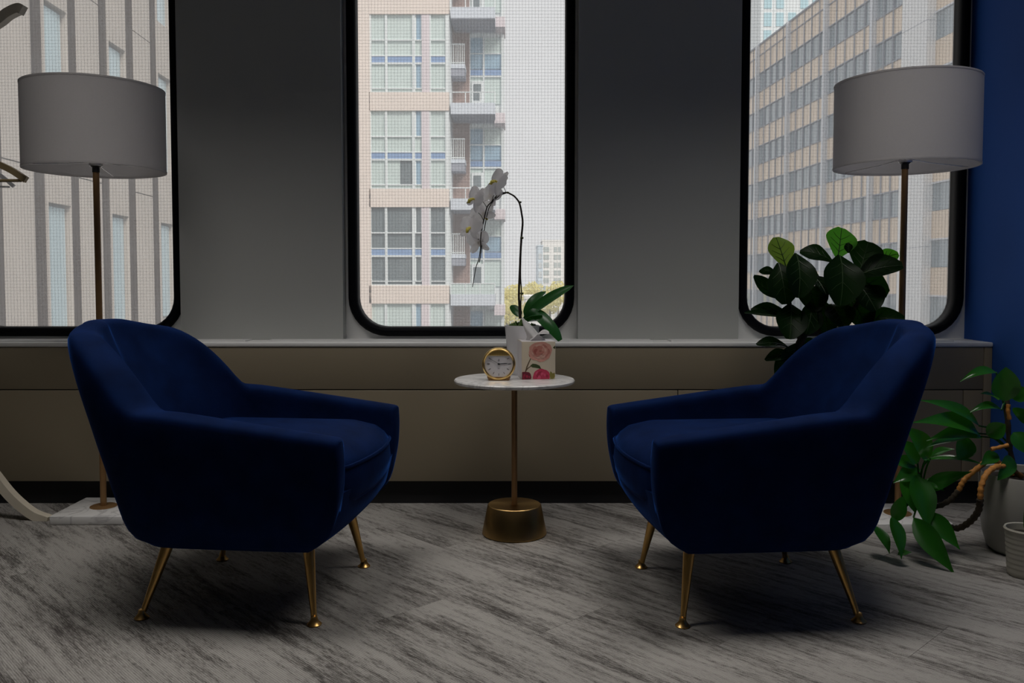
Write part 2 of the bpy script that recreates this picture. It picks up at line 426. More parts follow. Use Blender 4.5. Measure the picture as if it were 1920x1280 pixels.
for a, b in ((-2.6, -1.005), (-0.925, 0.53), (0.60, 1.665)):
    rec = [(a, b, 0.028, 0.032, SILL, SILL+0.005), (a, b, 0.108, 0.112, SILL, SILL+0.005), (a, a+0.004, 0.032, 0.108, SILL, SILL+0.005), (b-0.004, b, 0.032, 0.108, SILL, SILL+0.005)]
    k = 0.036
    while k < 0.104: rec.append((a+0.004, b-0.004, k, k+0.0076, SILL, SILL+0.0045)); k += 0.009
    boxes('vent_grille', rec, M['sill'], cab)
for x, z in ((0.475, 0.385), (1.668, 0.37)):
    lathe('screw', [(0.0, -0.002), (0.004, -0.0015), (0.004, 0.001)], M['black'], cab, 10, loc=(x, 0, z), rot=(R(90), 0, 0))

# ------------------------------------------------------------------ velvet armchairs
def smooth01(t): t = max(0, min(1, t)); return t*t*(3-2*t)
def interp(z, tab):
    if z <= tab[0][0]: return tab[0][1]
    for (a, va), (b, vb) in zip(tab, tab[1:]):
        if z <= b:
            t = (z-a)/(b-a); return va + (vb-va)*t
    return tab[-1][1]
T_XF = [(0.185, 0.205), (0.21, 0.252), (0.25, 0.278), (0.30, 0.290), (0.36, 0.300), (0.42, 0.302), (0.50, 0.296), (0.76, 0.296)]
T_XR = [(0.185, -0.238), (0.21, -0.270), (0.26, -0.290), (0.34, -0.315), (0.50, -0.378), (0.66, -0.452), (0.72, -0.472), (0.76, -0.470)]
T_B = [(0.185, 0.236), (0.21, 0.268), (0.26, 0.286), (0.34, 0.297), (0.45, 0.306), (0.52, 0.306), (0.60, 0.296), (0.70, 0.275), (0.76, 0.262)]
T_R = [(0.185, 0.10), (0.34, 0.14), (0.50, 0.17), (0.76, 0.20)]
NA, NC, NB = 16, 10, 5
def half_outline(xf, xr, B, r, crown=0.03):
    pts = []
    for k in range(NA): t = k/NA; pts.append((xf + (xr+r-xf)*t, B*(1-0.02*(1-t)**3)))
    for k in range(NC+1):
        a = math.pi/2*k/NC; pts.append((xr+r - r*math.sin(a), B-r + r*math.cos(a)))
    for k in range(1, NB+1):
        t = k/NB; pts.append((xr - crown*math.sin(t*math.pi/2), (B-r)*(1-t)))
    return pts
def full_outline(*a, **k):
    h = half_outline(*a, **k)
    return [(x, -y) for x, y in h] + [(x, y) for x, y in reversed(h[:-1])]
def outer(z): return full_outline(interp(z, T_XF), interp(z, T_XR), interp(z, T_B), interp(z, T_R))
T_XRI = [(0.28, -0.215), (0.45, -0.262), (0.60, -0.335), (0.72, -0.405), (0.76, -0.415)]
T_BI = [(0.28, 0.232), (0.45, 0.240), (0.52, 0.236), (0.62, 0.228), (0.76, 0.205)]
def inner(z): return full_outline(interp(z, T_XF)-0.002, interp(z, T_XRI), interp(z, T_BI), interp(z, T_R)*0.85, crown=0.02)
def rim_h(x, t_back):
    arm = 0.530 - (x+0.15)/0.45*0.054 if x > -0.15 else 0.530 + (-0.15-x)*0.05
    t = max(0.0, min(1.0, (-0.226-x)/0.135)); up = math.sin(t*math.pi/2)**0.95
    return arm*(1-up) + (0.712 + 0.028*t_back)*up

def make_chair():
    root = thing('armchair', (0, 0, 0))
    ref = outer(0.55); n = len(ref)
    mid = (n-1)/2
    rows = []
    NO, NR, NI = 9, 7, 8
    for i in range(n):
        x, y = ref[i]
        tb = 1 - min(1, abs(y)/0.27)
        h = rim_h(x, smooth01(tb*1.6))
        sec = []
        po = outer(h)[i]; pi_ = inner(h)[i]
        th = math.hypot(po[0]-pi_[0], po[1]-pi_[1]); r = min(0.030 if x < -0.24 else 0.019, th*0.48)
        for k in range(NO):
            z = 0.185 + (h-r-0.185)*k/(NO-1); q = outer(z)[i]; sec.append(Vector((q[0], q[1], z)))
        top_o = sec[-1].copy(); qi = inner(h-r)[i]; top_i = Vector((qi[0], qi[1], h-r))
        for k in range(1, NR):
            ph = math.pi*k/NR; v = top_o.lerp(top_i, (1-math.cos(ph))/2); v.z = h-r + r*math.sin(ph)**0.6; sec.append(v)
        for k in range(NI):
            z = h-r + (0.285-(h-r))*k/(NI-1); q = inner(z)[i]; sec.append(Vector((q[0], q[1], z)))
        rows.append(sec)
    m = len(rows[0])
    # rounded arm fronts
    def cap(sec, dx, shrink):
        out = []
        for k in range(m):
            v = sec[k].copy(); o = sec[m-1-k]
            mid_y = (sec[min(k, m-1-k)].y + sec[max(k, m-1-k)].y)/2
            v.y = mid_y + (v.y-mid_y)*shrink; v.x += dx
            zt = sec[m//2].z
            v.z = v.z - (1-shrink)*0.03*max(0, (v.z-zt+0.05)/0.05)
            out.append(v)
        return out
    rows = [cap(rows[0], 0.014, 0.72), cap(rows[0], 0.010, 0.92)] + rows + [cap(rows[-1], 0.010, 0.92), cap(rows[-1], 0.014, 0.72)]
    V = [v for s in rows for v in s]; F = []
    for i in range(len(rows)-1):
        for k in range(m-1):
            F.append((i*m+k, i*m+k+1, (i+1)*m+k+1, (i+1)*m+k))
    for base in (0, (len(rows)-1)*m):
        for k in range(m//2 - 1): F.append((base+k, base+k+1, base+m-2-k, base+m-1-k))
    sh = mesh('shell', V, F, M['velvet'], root, smooth=True, subsurf=1)
    # base under the seat, with the curved front apron
    V, F = [], []
    lev = [0.180, 0.188, 0.205, 0.225, 0.25, 0.28, 0.31, 0.335]
    for z in lev:
        o = outer(max(z, 0.186)); ins = 0.004 if z > 0.185 else 0.03
        ring = [(x*(1-ins) , y*(1-ins*2.2)) for x, y in o]
        fx = ring[0][0]; fy = abs(ring[0][1])
        for k in range(1, 10):
            t = k/10; yy = fy*(1-2*t)
            ring.append((fx + 0.030*math.sin(math.pi*t)**0.7 * (0.5+2.2*min(0.2, z-0.17)), yy))
        V += [(x, y, z) for x, y in ring]
    nn = len(ring)
    for i in range(len(lev)-1):
        for k in range(nn): F.append((i*nn+k, i*nn+(k+1) % nn, (i+1)*nn+(k+1) % nn, (i+1)*nn+k))
    F.append(tuple(range(nn))); F.append(tuple((len(lev)-1)*nn+k for k in range(nn)))
    auto_smooth(mesh('base', V, F, M['velvet'], root), 60)
    # seat cushion
    def cring(ins, z, bulge=0.035):
        x0, x1, b, r = -0.245+ins, 0.292-ins, 0.236-ins, max(0.02, 0.05-ins*0.2)
        pts = []
        for (cx_, cy_, a0) in ((x1-r, b-r, 0), (x0+r, b-r, 90), (x0+r, -b+r, 180), (x1-r, -b+r, 270)):
            for k in range(6):
                a = R(a0+90*k/5); pts.append([cx_+r*math.cos(a), cy_+r*math.sin(a)])
            if a0 in (0, 180):
                for k in range(1, 6):
                    t = k/6; s = -1 if a0 == 0 else 1
                    pts.append([(x1-r)+(x0+r-x1+r)*t if s < 0 else (x0+r)+(x1-r-x0-r)*t, b if s < 0 else -b])
        # front edge
        for k in range(1, 10):
            t = k/10; pts.append([x1, (-b+r) + (2*b-2*r)*t])
        out = []
        for x, y in pts:
            f = max(0, (x-0.12)/0.17)**1.5 * bulge * max(0, 1-(y/0.25)**2)
            out.append((x+f, y, z + 0.010*math.exp(-((x+0.0)/0.2)**2)*0))
        return out
    levs = [(0.03, 0.285), (0.010, 0.292), (0.0, 0.312), (-0.004, 0.345), (-0.001, 0.378), (0.0, 0.392), (0.010, 0.410), (0.030, 0.430), (0.07, 0.447), (0.13, 0.457)]
    V, F = [], []
    for ins, z in levs: V += cring(ins, z)
    nn = len(cring(0, 0))
    for i in range(len(levs)-1):
        for k in range(nn): F.append((i*nn+k, i*nn+(k+1) % nn, (i+1)*nn+(k+1) % nn, (i+1)*nn+k))
    F.append(tuple(range(nn))); F.append(tuple((len(levs)-1)*nn+k for k in range(nn)))
    cu = auto_smooth(mesh('seat_cushion', V, F, M['velvet'], root), 70)
    ring = cring(-0.002, 0.391); ring = ring + ring[:1]
    tube('piping', ring, 0.0045, M['velvet'], cu, seg=6)
    for fx, fy, tx, ty in ((0.222, -0.215, 0.190, -0.165), (0.222, 0.215, 0.190, 0.165), (-0.222, -0.225, -0.170, -0.165), (-0.222, 0.225, -0.170, 0.165)):
        leg = tube('leg', [(tx, ty, 0.20), (fx+(tx-fx)*0.12, fy+(ty-fy)*0.12, 0.030), (fx+(tx-fx)*0.07, fy+(ty-fy)*0.07, 0.018)], [0.0165, 0.0075, 0.0075], M['brass'], root, seg=14)
        lathe('foot', [(0.0, 0.0), (0.0175, 0.0), (0.0185, 0.003), (0.014, 0.007), (0.009, 0.014), (0.0075, 0.023), (0.0, 0.026)], M['brass'], leg, 18, loc=(fx, fy, 0))
    return root
chair_l = make_chair()
chair_l.location = (-0.683, 2.302, 0); chair_l.rotation_euler = (0, 0, R(-6.5))
chair_r = dup(chair_l, (0.621, 2.287, 0), R(180+4.9))
tag(chair_l, 'navy velvet armchair on brass legs facing right, in front of the ribbed building window', 'armchair', 'velvet armchairs')
tag(chair_r, 'navy blue velvet armchair on brass legs facing left, in front of the fig tree', 'armchair', 'velvet armchairs')

# ------------------------------------------------------------------ floor lamps
def make_lamp():
    t = thing('floor_lamp', (0, 0, 0))
    box('marble_base', -0.128, 0.128, -0.128, 0.128, 0, 0.032, M['marble'], t, bevel=0.004)
    lathe('flange', [(0.0, 0.032), (0.046, 0.032), (0.046, 0.0345), (0.043, 0.036), (0.0, 0.036)], M['bronze'], t, 32)
    tube('pole', [(0, 0, 0.034), (0, 0, 1.232)], 0.0108, M['bronze'], t, seg=20)
    s = lathe('socket', [(0.0, 1.228), (0.0125, 1.228), (0.0125, 1.245), (0.019, 1.250), (0.021, 1.264), (0.017, 1.300), (0.016, 1.345), (0.0, 1.345)], M['black'], t, 24)
    lathe('collar_ring', [(0.0215, 1.250), (0.0235, 1.254), (0.0235, 1.261), (0.0215, 1.265)], M['silver'], s, 24)
    lathe('bulb', [(0.0, 1.43), (0.012, 1.428), (0.026, 1.412), (0.030, 1.395), (0.026, 1.375), (0.015, 1.355), (0.013, 1.345), (0.0, 1.345)], M['ceramic'], s, 20)
    r, zb, zt = 0.233, 1.236, 1.520
    sh = lathe('lamp_shade', [(r, zb), (r, zt), (r-0.003, zt), (r-0.003, zb), (r, zb)], M['shade'], t, 72)
    for z in (zb, zt):
        lathe('shade_rim', [(r+0.0008, z-0.003), (r+0.0012, z+0.003), (r-0.004, z+0.003), (r-0.004, z-0.003), (r+0.0008, z-0.003)], M['shade'], sh, 72)
    for k in range(3):
        a = R(100+120*k)
        tube('spider_arm', [(0.018*math.cos(a), 0.018*math.sin(a), 1.262), (0.10*math.cos(a), 0.10*math.sin(a), 1.250), ((r-0.004)*math.cos(a), (r-0.004)*math.sin(a), zb+0.003)], 0.0018, M['silver'], sh, seg=6)
    return t
lamp_l = make_lamp(); lamp_l.location = (-1.474, 3.045, 0)
lamp_r = dup(lamp_l, (1.351, 2.955, 0), R(25))
for c in lamp_r.children:
    if c.name.startswith('marble_base'): c.rotation_euler = (0, 0, R(-23))
tag(lamp_l, 'white drum shade floor lamp on marble base behind the armchair facing right', 'floor lamp', 'drum shade floor lamps')
tag(lamp_r, 'white drum shade floor lamp on marble base next to the navy wall', 'floor lamp', 'drum shade floor lamps')

# ------------------------------------------------------------------ side table
TX, TY, TZ = 0.008, 2.822, 0.520
tb = thing('side_table', (TX, TY, 0), 'small round marble side table on a brass cone base between the armchairs', 'side table')
lathe('table_top', [(0.0, TZ-0.014), (0.194, TZ-0.014), (0.199, TZ-0.010), (0.200, TZ-0.004), (0.197, TZ), (0.0, TZ)], M['marble'], tb, 72)
lathe('collar', [(0.0, TZ-0.034), (0.0135, TZ-0.034), (0.0135, TZ-0.018), (0.024, TZ-0.016), (0.024, TZ-0.0142), (0.0, TZ-0.0142)], M['black'], tb, 28)
tube('stem', [(0, 0, 0.098), (0, 0, TZ-0.03)], 0.0098, M['bronze'], tb, seg=20)
lathe('cone_base', [(0.0, 0.0), (0.105, 0.0), (0.108, 0.004), (0.0895, 0.097), (0.0865, 0.100), (0.0, 0.100)], M['brass_base'], tb, 72)

# ------------------------------------------------------------------ desk clock
ck = thing('alarm_clock', (-0.043, 2.775, TZ), 'round gold rimmed alarm clock standing on the marble side table', 'clock')
cz = 0.0545; YR = (R(90), 0, 0)
lathe('case', [(0.0, -0.040), (0.040, -0.040), (0.050, -0.034), (0.0525, -0.020), (0.0525, -0.002), (0.0, -0.002)], M['silver'], ck, 56, loc=(0, 0, cz), rot=YR)
lathe('rim', [(0.0455, -0.004), (0.0535, -0.004), (0.0545, 0.002), (0.0535, 0.008), (0.050, 0.011), (0.0465, 0.009), (0.0455, 0.004), (0.0455, -0.004)], M['gold'], ck, 64, loc=(0, 0, cz), rot=YR)
dial = lathe('dial', [(0.0, 0.001), (0.046, 0.001), (0.046, 0.003), (0.0, 0.003)], M['dial'], ck, 56, loc=(0, 0, cz), rot=YR)
V, F = [], []
box_geo(-0.036, 0.036, -0.004, 0.034, 0.0, 0.012, V, F)
mesh('stand', [(x*(0.9 if z < 0.006 else 1.08), y, z) for x, y, z in V], F, M['bronze'], ck, fix=False)
def dial_piece(name, pts2, depth, m):
    n = len(pts2); V = [(x, y, depth) for x, y in pts2] + [(x, y, depth-0.0006) for x, y in pts2]
    F = [tuple(range(n))] + [tuple(range(n, 2*n))[::-1]] + [(k, (k+1) % n, n+(k+1) % n, n+k) for k in range(n)]
    return mesh(name, V, F, m, dial)
# bright yellow segment with a bar grid across the top of the dial
zc = 0.027; seg_pts = [(0.0455*math.cos(a), 0.0455*math.sin(a)) for a in [math.asin(zc/0.0455) + (math.pi-2*math.asin(zc/0.0455))*k/16 for k in range(17)]]
gp = dial_piece('yellow_segment', seg_pts, 0.0042, M['gold_bright'])
rec = []
for k in range(-8, 9):
    x = k*0.0042; zt = math.sqrt(max(0, 0.045**2-x*x))
    if zt > zc: rec.append((x-0.0004, x+0.0004, zc, zt, 0.0042, 0.0050))
for k in range(1, 5):
    z = zc+k*0.0038; s = math.sqrt(max(0, 0.045**2-z*z)); rec.append((-s, s, z-0.0004, z+0.0004, 0.0042, 0.0050))
boxes('segment_grid', rec, M['bronze'], gp)
def radial(name, ang, r0, r1, w, depth=0.0036, off=0.0):
    a = R(90-ang); c, s = math.cos(a), math.sin(a); px, py = -s, c
    return dial_piece(name, [(c*r0+px*(off-w), s*r0+py*(off-w)), (c*r1+px*(off-w), s*r1+py*(off-w)), (c*r1+px*(off+w), s*r1+py*(off+w)), (c*r0+px*(off+w), s*r0+py*(off+w))], depth, M['ink'])
for hr in (2, 3, 4, 5, 6, 7, 8, 9):
    if hr in (3, 9):
        for o_ in (-0.0013, 0.0013): radial('hour_mark', hr*30, 0.030, 0.039, 0.0004, off=o_)
        radial('hour_mark', hr*30, 0.030, 0.0308, 0.0015)
    else: radial('hour_mark', hr*30, 0.031, 0.0385, 0.0007)
radial('hour_hand', 87, -0.004, 0.028, 0.0011, 0.0046); radial('minute_hand', 301, -0.006, 0.038, 0.0005, 0.0054); radial('minute_hand_tip', 301, 0.030, 0.0385, 0.0009, 0.0055)
dial_piece('hub', [(0.0032*math.cos(k*math.pi/8), 0.0032*math.sin(k*math.pi/8)) for k in range(16)], 0.0062, M['ink'])
# small maker's mark below twelve
for pts in ([(-0.0015, 0.0105), (-0.0007, 0.0105), (-0.0007, 0.0155), (-0.0015, 0.0155)], [(-0.003, 0.0098), (-0.0007, 0.0098), (-0.0007, 0.0106), (-0.003, 0.0106)], [(0.0003, 0.0098), (0.003, 0.0098), (0.003, 0.0106), (0.0003, 0.0106)], [(0.0003, 0.0125), (0.0024, 0.0125), (0.0024, 0.0131), (0.0003, 0.0131)], [(0.0003, 0.0150), (0.003, 0.0150), (0.003, 0.0156), (0.0003, 0.0156)], [(0.0003, 0.0098), (0.0010, 0.0098), (0.0010, 0.0156), (0.0003, 0.0156)]):
    dial_piece('printed_mark', pts, 0.0034, M['ink'])
dial_piece('printed_line', [(-0.003, -0.0158), (0.003, -0.0158), (0.003, -0.0150), (-0.003, -0.0150)], 0.0033, M['ink'])

# ------------------------------------------------------------------ tissue box with peony print
BW, BH = 0.112, 0.125
tbx = thing('tissue_box', (0.081, 2.860, TZ), 'square cream tissue box printed with pink peonies on the marble table', 'tissue box', rz=R(7))
h = BW/2
box('carton', -h, h, -h, h-0.008, 0, BH, M['card'], tbx, bevel=0.0015)
box('side_panel', -h-0.0006, -h, -h+0.002, h-0.010, 0.002, BH-0.002, M['card_side'], tbx)
box('top_panel', -h+0.001, h-0.001, -h+0.001, h-0.009, BH, BH+0.0006, M['card_side'], tbx)
def disc_poly(cx_, cz_, rx, rz_, rot=0, n=14, wob=0.0, seed=0):
    rnd = random.Random(seed); out = []
    for k in range(n):
        a = 2*math.pi*k/n; q = 1+wob*rnd.uniform(-1, 1)
        x, z = rx*q*math.cos(a), rz_*q*math.sin(a)
        out.append((cx_+x*math.cos(rot)-z*math.sin(rot), cz_+x*math.sin(rot)+z*math.cos(rot)))
    return out
def decal(name, pts, lay, m, parent=tbx):
    pts = [(max(-h+0.001, min(h-0.001, x)), max(0.001, min(BH-0.001, z))) for x, z in pts]
    y = -h - 0.0002 - 0.00008*lay
    return mesh(name, [(x, y, z) for x, z in pts], [tuple(range(len(pts)))], m, parent)
PK = [mat('peony_%d' % i, c, 0.6, noise=90, var=0.2) for i, c in enumerate(((0.62, 0.30, 0.24), (0.50, 0.19, 0.15), (0.68, 0.40, 0.32), (0.38, 0.10, 0.08)))]
CR = [mat('crimson_%d' % i, c, 0.6, noise=90, var=0.25) for i, c in enumerate(((0.50, 0.035, 0.09), (0.62, 0.08, 0.16), (0.34, 0.015, 0.05), (0.14, 0.008, 0.025)))]
GREEN = mat('printed_leaf', (0.035, 0.055, 0.012), 0.6); OLIVE = mat('printed_olive', (0.20, 0.17, 0.03), 0.6); STEMC = mat('printed_stem', (0.12, 0.08, 0.04), 0.6)
def rose(cx_, cz_, r, mats, lay, seed, n=15):
    rnd = random.Random(seed)
    base = decal('printed_rose', disc_poly(cx_, cz_, r, r*0.82, 0.1, 22, 0.07, seed), lay, mats[0])
    for k in range(n):
        a = k*2.4; rr = r*0.78*math.sqrt(1-k/n)
        decal('printed_petal', disc_poly(cx_+rr*math.cos(a)*0.85, cz_+rr*math.sin(a)*0.7, r*rnd.uniform(0.16, 0.34), r*rnd.uniform(0.10, 0.2), a+1.57, 12, 0.1, seed+k), lay+1+k, mats[rnd.choice((0, 1, 2, 1, 2, 3) if k > n*0.5 else (0, 1, 2))], base)
def X_(px): return (px-1170)/510*BW         # from the enlarged view of the box front
def Z_(py): return (890-py)/575*BH
decal('printed_stalk', [(X_(1060), Z_(560)), (X_(1045), Z_(560)), (X_(985), Z_(690)), (X_(960), Z_(780)), (X_(978), Z_(780)), (X_(1002), Z_(700))], 1, STEMC)
decal('printed_stalk', [(X_(1050), Z_(680)), (X_(1000), Z_(715)), (X_(970), Z_(760)), (X_(980), Z_(766)), (X_(1010), Z_(725)), (X_(1055), Z_(692))], 1, STEMC)
decal('printed_leaf', [(X_(1040), Z_(680)), (X_(1080), Z_(648)), (X_(1130), Z_(655)), (X_(1185), Z_(680)), (X_(1214), Z_(735)), (X_(1170), Z_(722)), (X_(1120), Z_(712)), (X_(1075), Z_(706))], 2, GREEN)
rose(X_(1195), Z_(465), 0.040, PK, 3, 11, 24)
decal('printed_bud', [(X_(1015), Z_(500)), (X_(1045), Z_(530)), (X_(1060), Z_(560)), (X_(1030), Z_(545))], 2, PK[3])
rose(X_(1210), Z_(840), 0.029, CR[:3]+[CR[0]], 3, 21, 14)
rose(X_(965), Z_(850), 0.022, [CR[3], CR[2], CR[3], CR[2]], 3, 31, 10)
decal('printed_leaf', [(X_(1350), Z_(885)), (X_(1335), Z_(820)), (X_(1350), Z_(765)), (X_(1385), Z_(800)), (X_(1415), Z_(790)), (X_(1418), Z_(850)), (X_(1395), Z_(885))], 2, OLIVE)
decal('printed_leaf', [(X_(1385), Z_(410)), (X_(1420), Z_(375)), (X_(1425), Z_(430))], 2, GREEN)
# tissue
ts = thing('tissue', (0.078, 2.855, TZ+BH+0.0006), 'crumpled white tissue pulled up out of the peony tissue box', 'tissue')
VT, FT = [], []
prof = [(0.030, 0.0, 0.010), (0.024, 0.008, 0.014), (0.018, 0.020, 0.016), (0.018, 0.034, 0.014), (0.014, 0.050, 0.010), (0.006, 0.066, 0.004), (0.001, 0.074, 0.001)]
for li, (w, z, dp) in enumerate(prof):
    for k in range(20):
        a = 2*math.pi*k/20; q = 1+0.25*math.sin(3*a+li*0.5)+0.12*math.sin(7*a+li)
        VT.append((w*q*math.cos(a) - 0.62*z + 0.002, dp*q*math.sin(a), z*(1+0.06*math.sin(2*a))))
for i in range(len(prof)-1):
    for k in range(20): FT.append((i*20+k, i*20+(k+1) % 20, (i+1)*20+(k+1) % 20, (i+1)*20+k))
mesh('upright_fold', VT, FT, M['tissue'], ts, smooth=True, subsurf=1)
VT = []; FT = []
for i in range(7):
    for j in range(5):
        u = i/6; v = j/4-0.5
        VT.append((-0.018+0.064*u, -0.012+0.045*v*(0.55+0.6*math.sin(u*3.0)), 0.003+0.022*math.sin(u*2.2)+0.010*v*v*4*u+0.005*math.sin(u*7+v*5)))
for i in range(6):
    for j in range(4): FT.append((i*5+j, i*5+j+1, (i+1)*5+j+1, (i+1)*5+j))
mesh('side_fold', VT, FT, M['tissue'], ts, smooth=True, subsurf=1)

# ------------------------------------------------------------------ leaves
def leaf(name, base, tip, width, m, parent, org, n=(0, -1, 0.35), arch=0.15, cup=0.15, shape='oval', wave=0.0, veins=None, twist=0.0, droop=0.0):
    b = Vector(base)-org; t = Vector(tip)-org; ax = t-b; L = ax.length; d = ax.normalized()
    nn = Vector(n); nn = (nn - d*nn.dot(d))
    if nn.length < 1e-3: nn = d.orthogonal()
    nn.normalize(); side = d.cross(nn)
    NU, NV = 10, 6
    V, F = [], []
    for i in range(NU+1):
        u = i/NU
        if shape == 'oval': w = math.sin(math.pi*min(1, u**0.85))**0.75
        elif shape == 'fiddle': w = 1.12*(math.sin(math.pi*(0.03+0.94*u)**1.3)**0.5)*(0.70+0.30*math.sin(math.pi*(u*1.1-0.1)))
        elif shape == 'lance': w = math.sin(math.pi*u**0.72)**1.1
        else: w = math.sin(math.pi*u**0.9)**0.5
        w = max(w, 0.03)
        c = b + d*(L*u) + nn*(arch*L*4*u*(1-u)) + Vector((0, 0, -droop*L*u*u))
        tw = twist*u
        sd = side*math.cos(tw) + nn*math.sin(tw); nr = nn*math.cos(tw) - side*math.sin(tw)
        for j in range(NV+1):
            v = j/NV*2-1
            V.append(c + sd*(v*w*width/2) + nr*((v*v-0.3)*w*width*cup + wave*width*math.sin(u*9+v*2)*abs(v)))
    for i in range(NU):
        for j in range(NV): F.append((i*(NV+1)+j, i*(NV+1)+j+1, (i+1)*(NV+1)+j+1, (i+1)*(NV+1)+j))
    o = mesh(name, V, F, m, parent, smooth=True)
    if veins:
        VV, FF = [], []
        mid = [V[i*(NV+1)+NV//2] - nn*(-0.0012) for i in range(NU+1)]
        tube_geo(mid, [0.0022*(1-0.6*i/NU) for i in range(NU+1)], 5, VV, FF)
        for i in (2, 4, 6):
            for s in (-1, 1):
                e = V[min(NU, i+2)*(NV+1) + (NV//2 + s*2)] + nn*0.0012
                mm = V[(i+1)*(NV+1) + (NV//2 + s)] + nn*0.0012
                tube_geo([mid[i], mm, e], [0.0013, 0.0010, 0.0006], 4, VV, FF)
        mesh('leaf_veins', VV, FF, veins, o)
    return o

# ------------------------------------------------------------------ orchid
OY = 2.962
op = at(979, 640, OY); ox = op.x
orc = thing('potted_orchid', (ox, OY, TZ), 'white moth orchid with one arching stem in a white pot on the side table', 'orchid')
oo = Vector((ox, OY, TZ))
lathe('pot', [(0.0, 0.0), (0.043, 0.0), (0.046, 0.004), (0.060, 0.168), (0.060, 0.171), (0.056, 0.171), (0.054, 0.150), (0.0, 0.150)], M['ceramic'], orc, 40)
VV, FF = [], []
rnd = random.Random(3)
for k in range(46):
    a = rnd.uniform(0, 6.28); rr = 0.050*math.sqrt(rnd.random()); s = rnd.uniform(0.006, 0.012)
    cxm, cym, czm = rr*math.cos(a), rr*math.sin(a), 0.160+0.018*(1-rr/0.05)*rnd.random()+0.006
    tube_geo([(cxm-s*0.7, cym, czm-s*0.4), (cxm, cym+s*0.3, czm+s*0.5), (cxm+s*0.7, cym, czm-s*0.3)], [s*0.3, s*0.75, s*0.3], 6, VV, FF)
tag(mesh('moss', VV, FF, M['moss'], orc, smooth=True), kind='stuff')
def stemY(i): return OY - 0.012
sp = [(975,597),(974,575),(973,550),(974.5,510),(976,475),(977.5,446),(980,418),(978,400),(974,381),(966,369.5),(958,364),(949,361),(935,364.5),(921,379),(913,389),(907,414),(902,438),(901,463),(898,485),(893,499),(889,520),(886,538)]
pts = [at(x, y, OY-0.010-0.05*min(1, max(0, (980-x)/80)))-oo for x, y in sp]
tube('flower_stem', spline(pts, 90), [0.0042-0.0030*i/90 for i in range(91)], M['stem'], orc, seg=8)
sp2 = [(977,597),(976.5,570),(977.5,545),(976,515),(977,470),(978.5,446),(979,425)]
tube('stake', spline([at(x, y, OY-0.002)-oo for x, y in sp2], 30), 0.0022, M['stem'], orc, seg=7)
sp3 = [(949,362),(936,367),(924,379),(916,392),(909,425),(904,455),(901,480),(898.5,492)]
tube('flower_stem', spline([at(x, y, OY-0.045)-oo for x, y in sp3], 40), 0.0016, M['stem'], orc, seg=7)
for x, y, s in ((976,550,1), (976,446,1), (973,379,0.8), (949.5,361,0.8), (921,381,1.2), (905,455,1.2)):
    c = at(x+2, y, OY-0.03)-oo
    tube('stem_node', [c+Vector((-0.005*s,0,0)), c, c+Vector((0.006*s,-0.002,0))], [0.0025*s, 0.0052*s, 0.0028*s], M['node'], orc, seg=8)
def flower(px, py, Y, size, yaw, pitch, roll, openness=0.15):
    c = at(px, py, Y)-oo
    mt = Matrix.Translation(c) @ Matrix.Rotation(yaw, 4, 'Z') @ Matrix.Rotation(pitch, 4, 'X') @ Matrix.Rotation(roll, 4, 'Y')
    V, F = [], []
    # column and lip: faces -Y locally
    tube_geo([(0, 0.004, 0.002), (0, -0.006, 0.001), (0, -0.012, -0.004)], [0.003, 0.0045, 0.003], 8, V, F)
    tube_geo([(0, -0.008, -0.002), (0, -0.014, -0.008), (0, -0.012, -0.015), (0, -0.017, -0.019)], [0.003, 0.0065, 0.005, 0.001], 8, V, F)
    tube_geo([(-0.008, -0.010, -0.001), (0, -0.009, -0.006), (0.008, -0.010, -0.001)], [0.0015, 0.005, 0.0015], 8, V, F)
    V = [mt @ Vector(v) for v in V]
    fl = mesh('flower', V, F, M['lip'], orc, smooth=True)
    for k, (a, l, w) in enumerate(((38, 1.0, 1.05), (142, 1.0, 1.05), (90, 0.98, 0.62), (-38, 0.92, 0.58), (218, 0.92, 0.58))):
        dvec = Vector((math.cos(R(a)), 0, math.sin(R(a)))); s = Vector((-dvec.z, 0, dvec.x))
        V, F = [], []
        for i in range(8):
            u = i/7
            ww = (math.sin(math.pi*min(1, 0.08+0.86*u))**0.6)*w*size*0.5*(1.0 if k < 2 else 0.9)
            for j in range(5):
                v = j/4*2-1
                p = dvec*(size*l*u) + s*(v*ww) + Vector((0, (0.002 if k < 2 else 0.006) - openness*size*u*u*(1 if k < 2 else -0.6) + 0.10*size*v*v*u, 0))
                V.append(mt @ p)
        for i in range(7):
            for j in range(4): F.append((i*5+j, i*5+j+1, (i+1)*5+j+1, (i+1)*5+j))
        mesh('petal', V, F, M['petal'], fl, smooth=True, subsurf=1)
    return fl
flower(930, 341, OY-0.075, 0.052, R(-44), R(-22), R(38), 0.08)
flower(888, 374, OY-0.085, 0.050, R(-46), R(-14), R(32), 0.08)
flower(921, 369, OY-0.030, 0.046, R(150), R(10), R(-15), 0.12)
flower(881, 428, OY-0.090, 0.048, R(-24), R(-8), R(12), 0.04)
flower(907, 402, OY-0.035, 0.050, R(165), R(5), R(30), 0.12)
flower(898, 454, OY-0.040, 0.048, R(160), R(-25), R(10), 0.15)
for a, b in (((921,381),(926,366)), ((913,389),(900,374)), ((907,414),(897,399)), ((905,430),(890,428)), ((902,455),(896,448)), ((949,361),(940,345))):
    tube('flower_stalk', spline([at(*a, OY-0.045)-oo, (at(*a, OY-0.05)+at(*b, OY-0.05))/2-oo+Vector((0, 0, 0.004)), at(*b, OY-0.06)-oo], 8), 0.0012, M['node'], orc, seg=6)
LO = M['leaf_orchid']
def oleaf(b, t, w, dyb, dyt, **k): return leaf('leaf', at(*b, OY+dyb), at(*t, OY+dyt), w, LO, orc, oo, shape='round', **k)
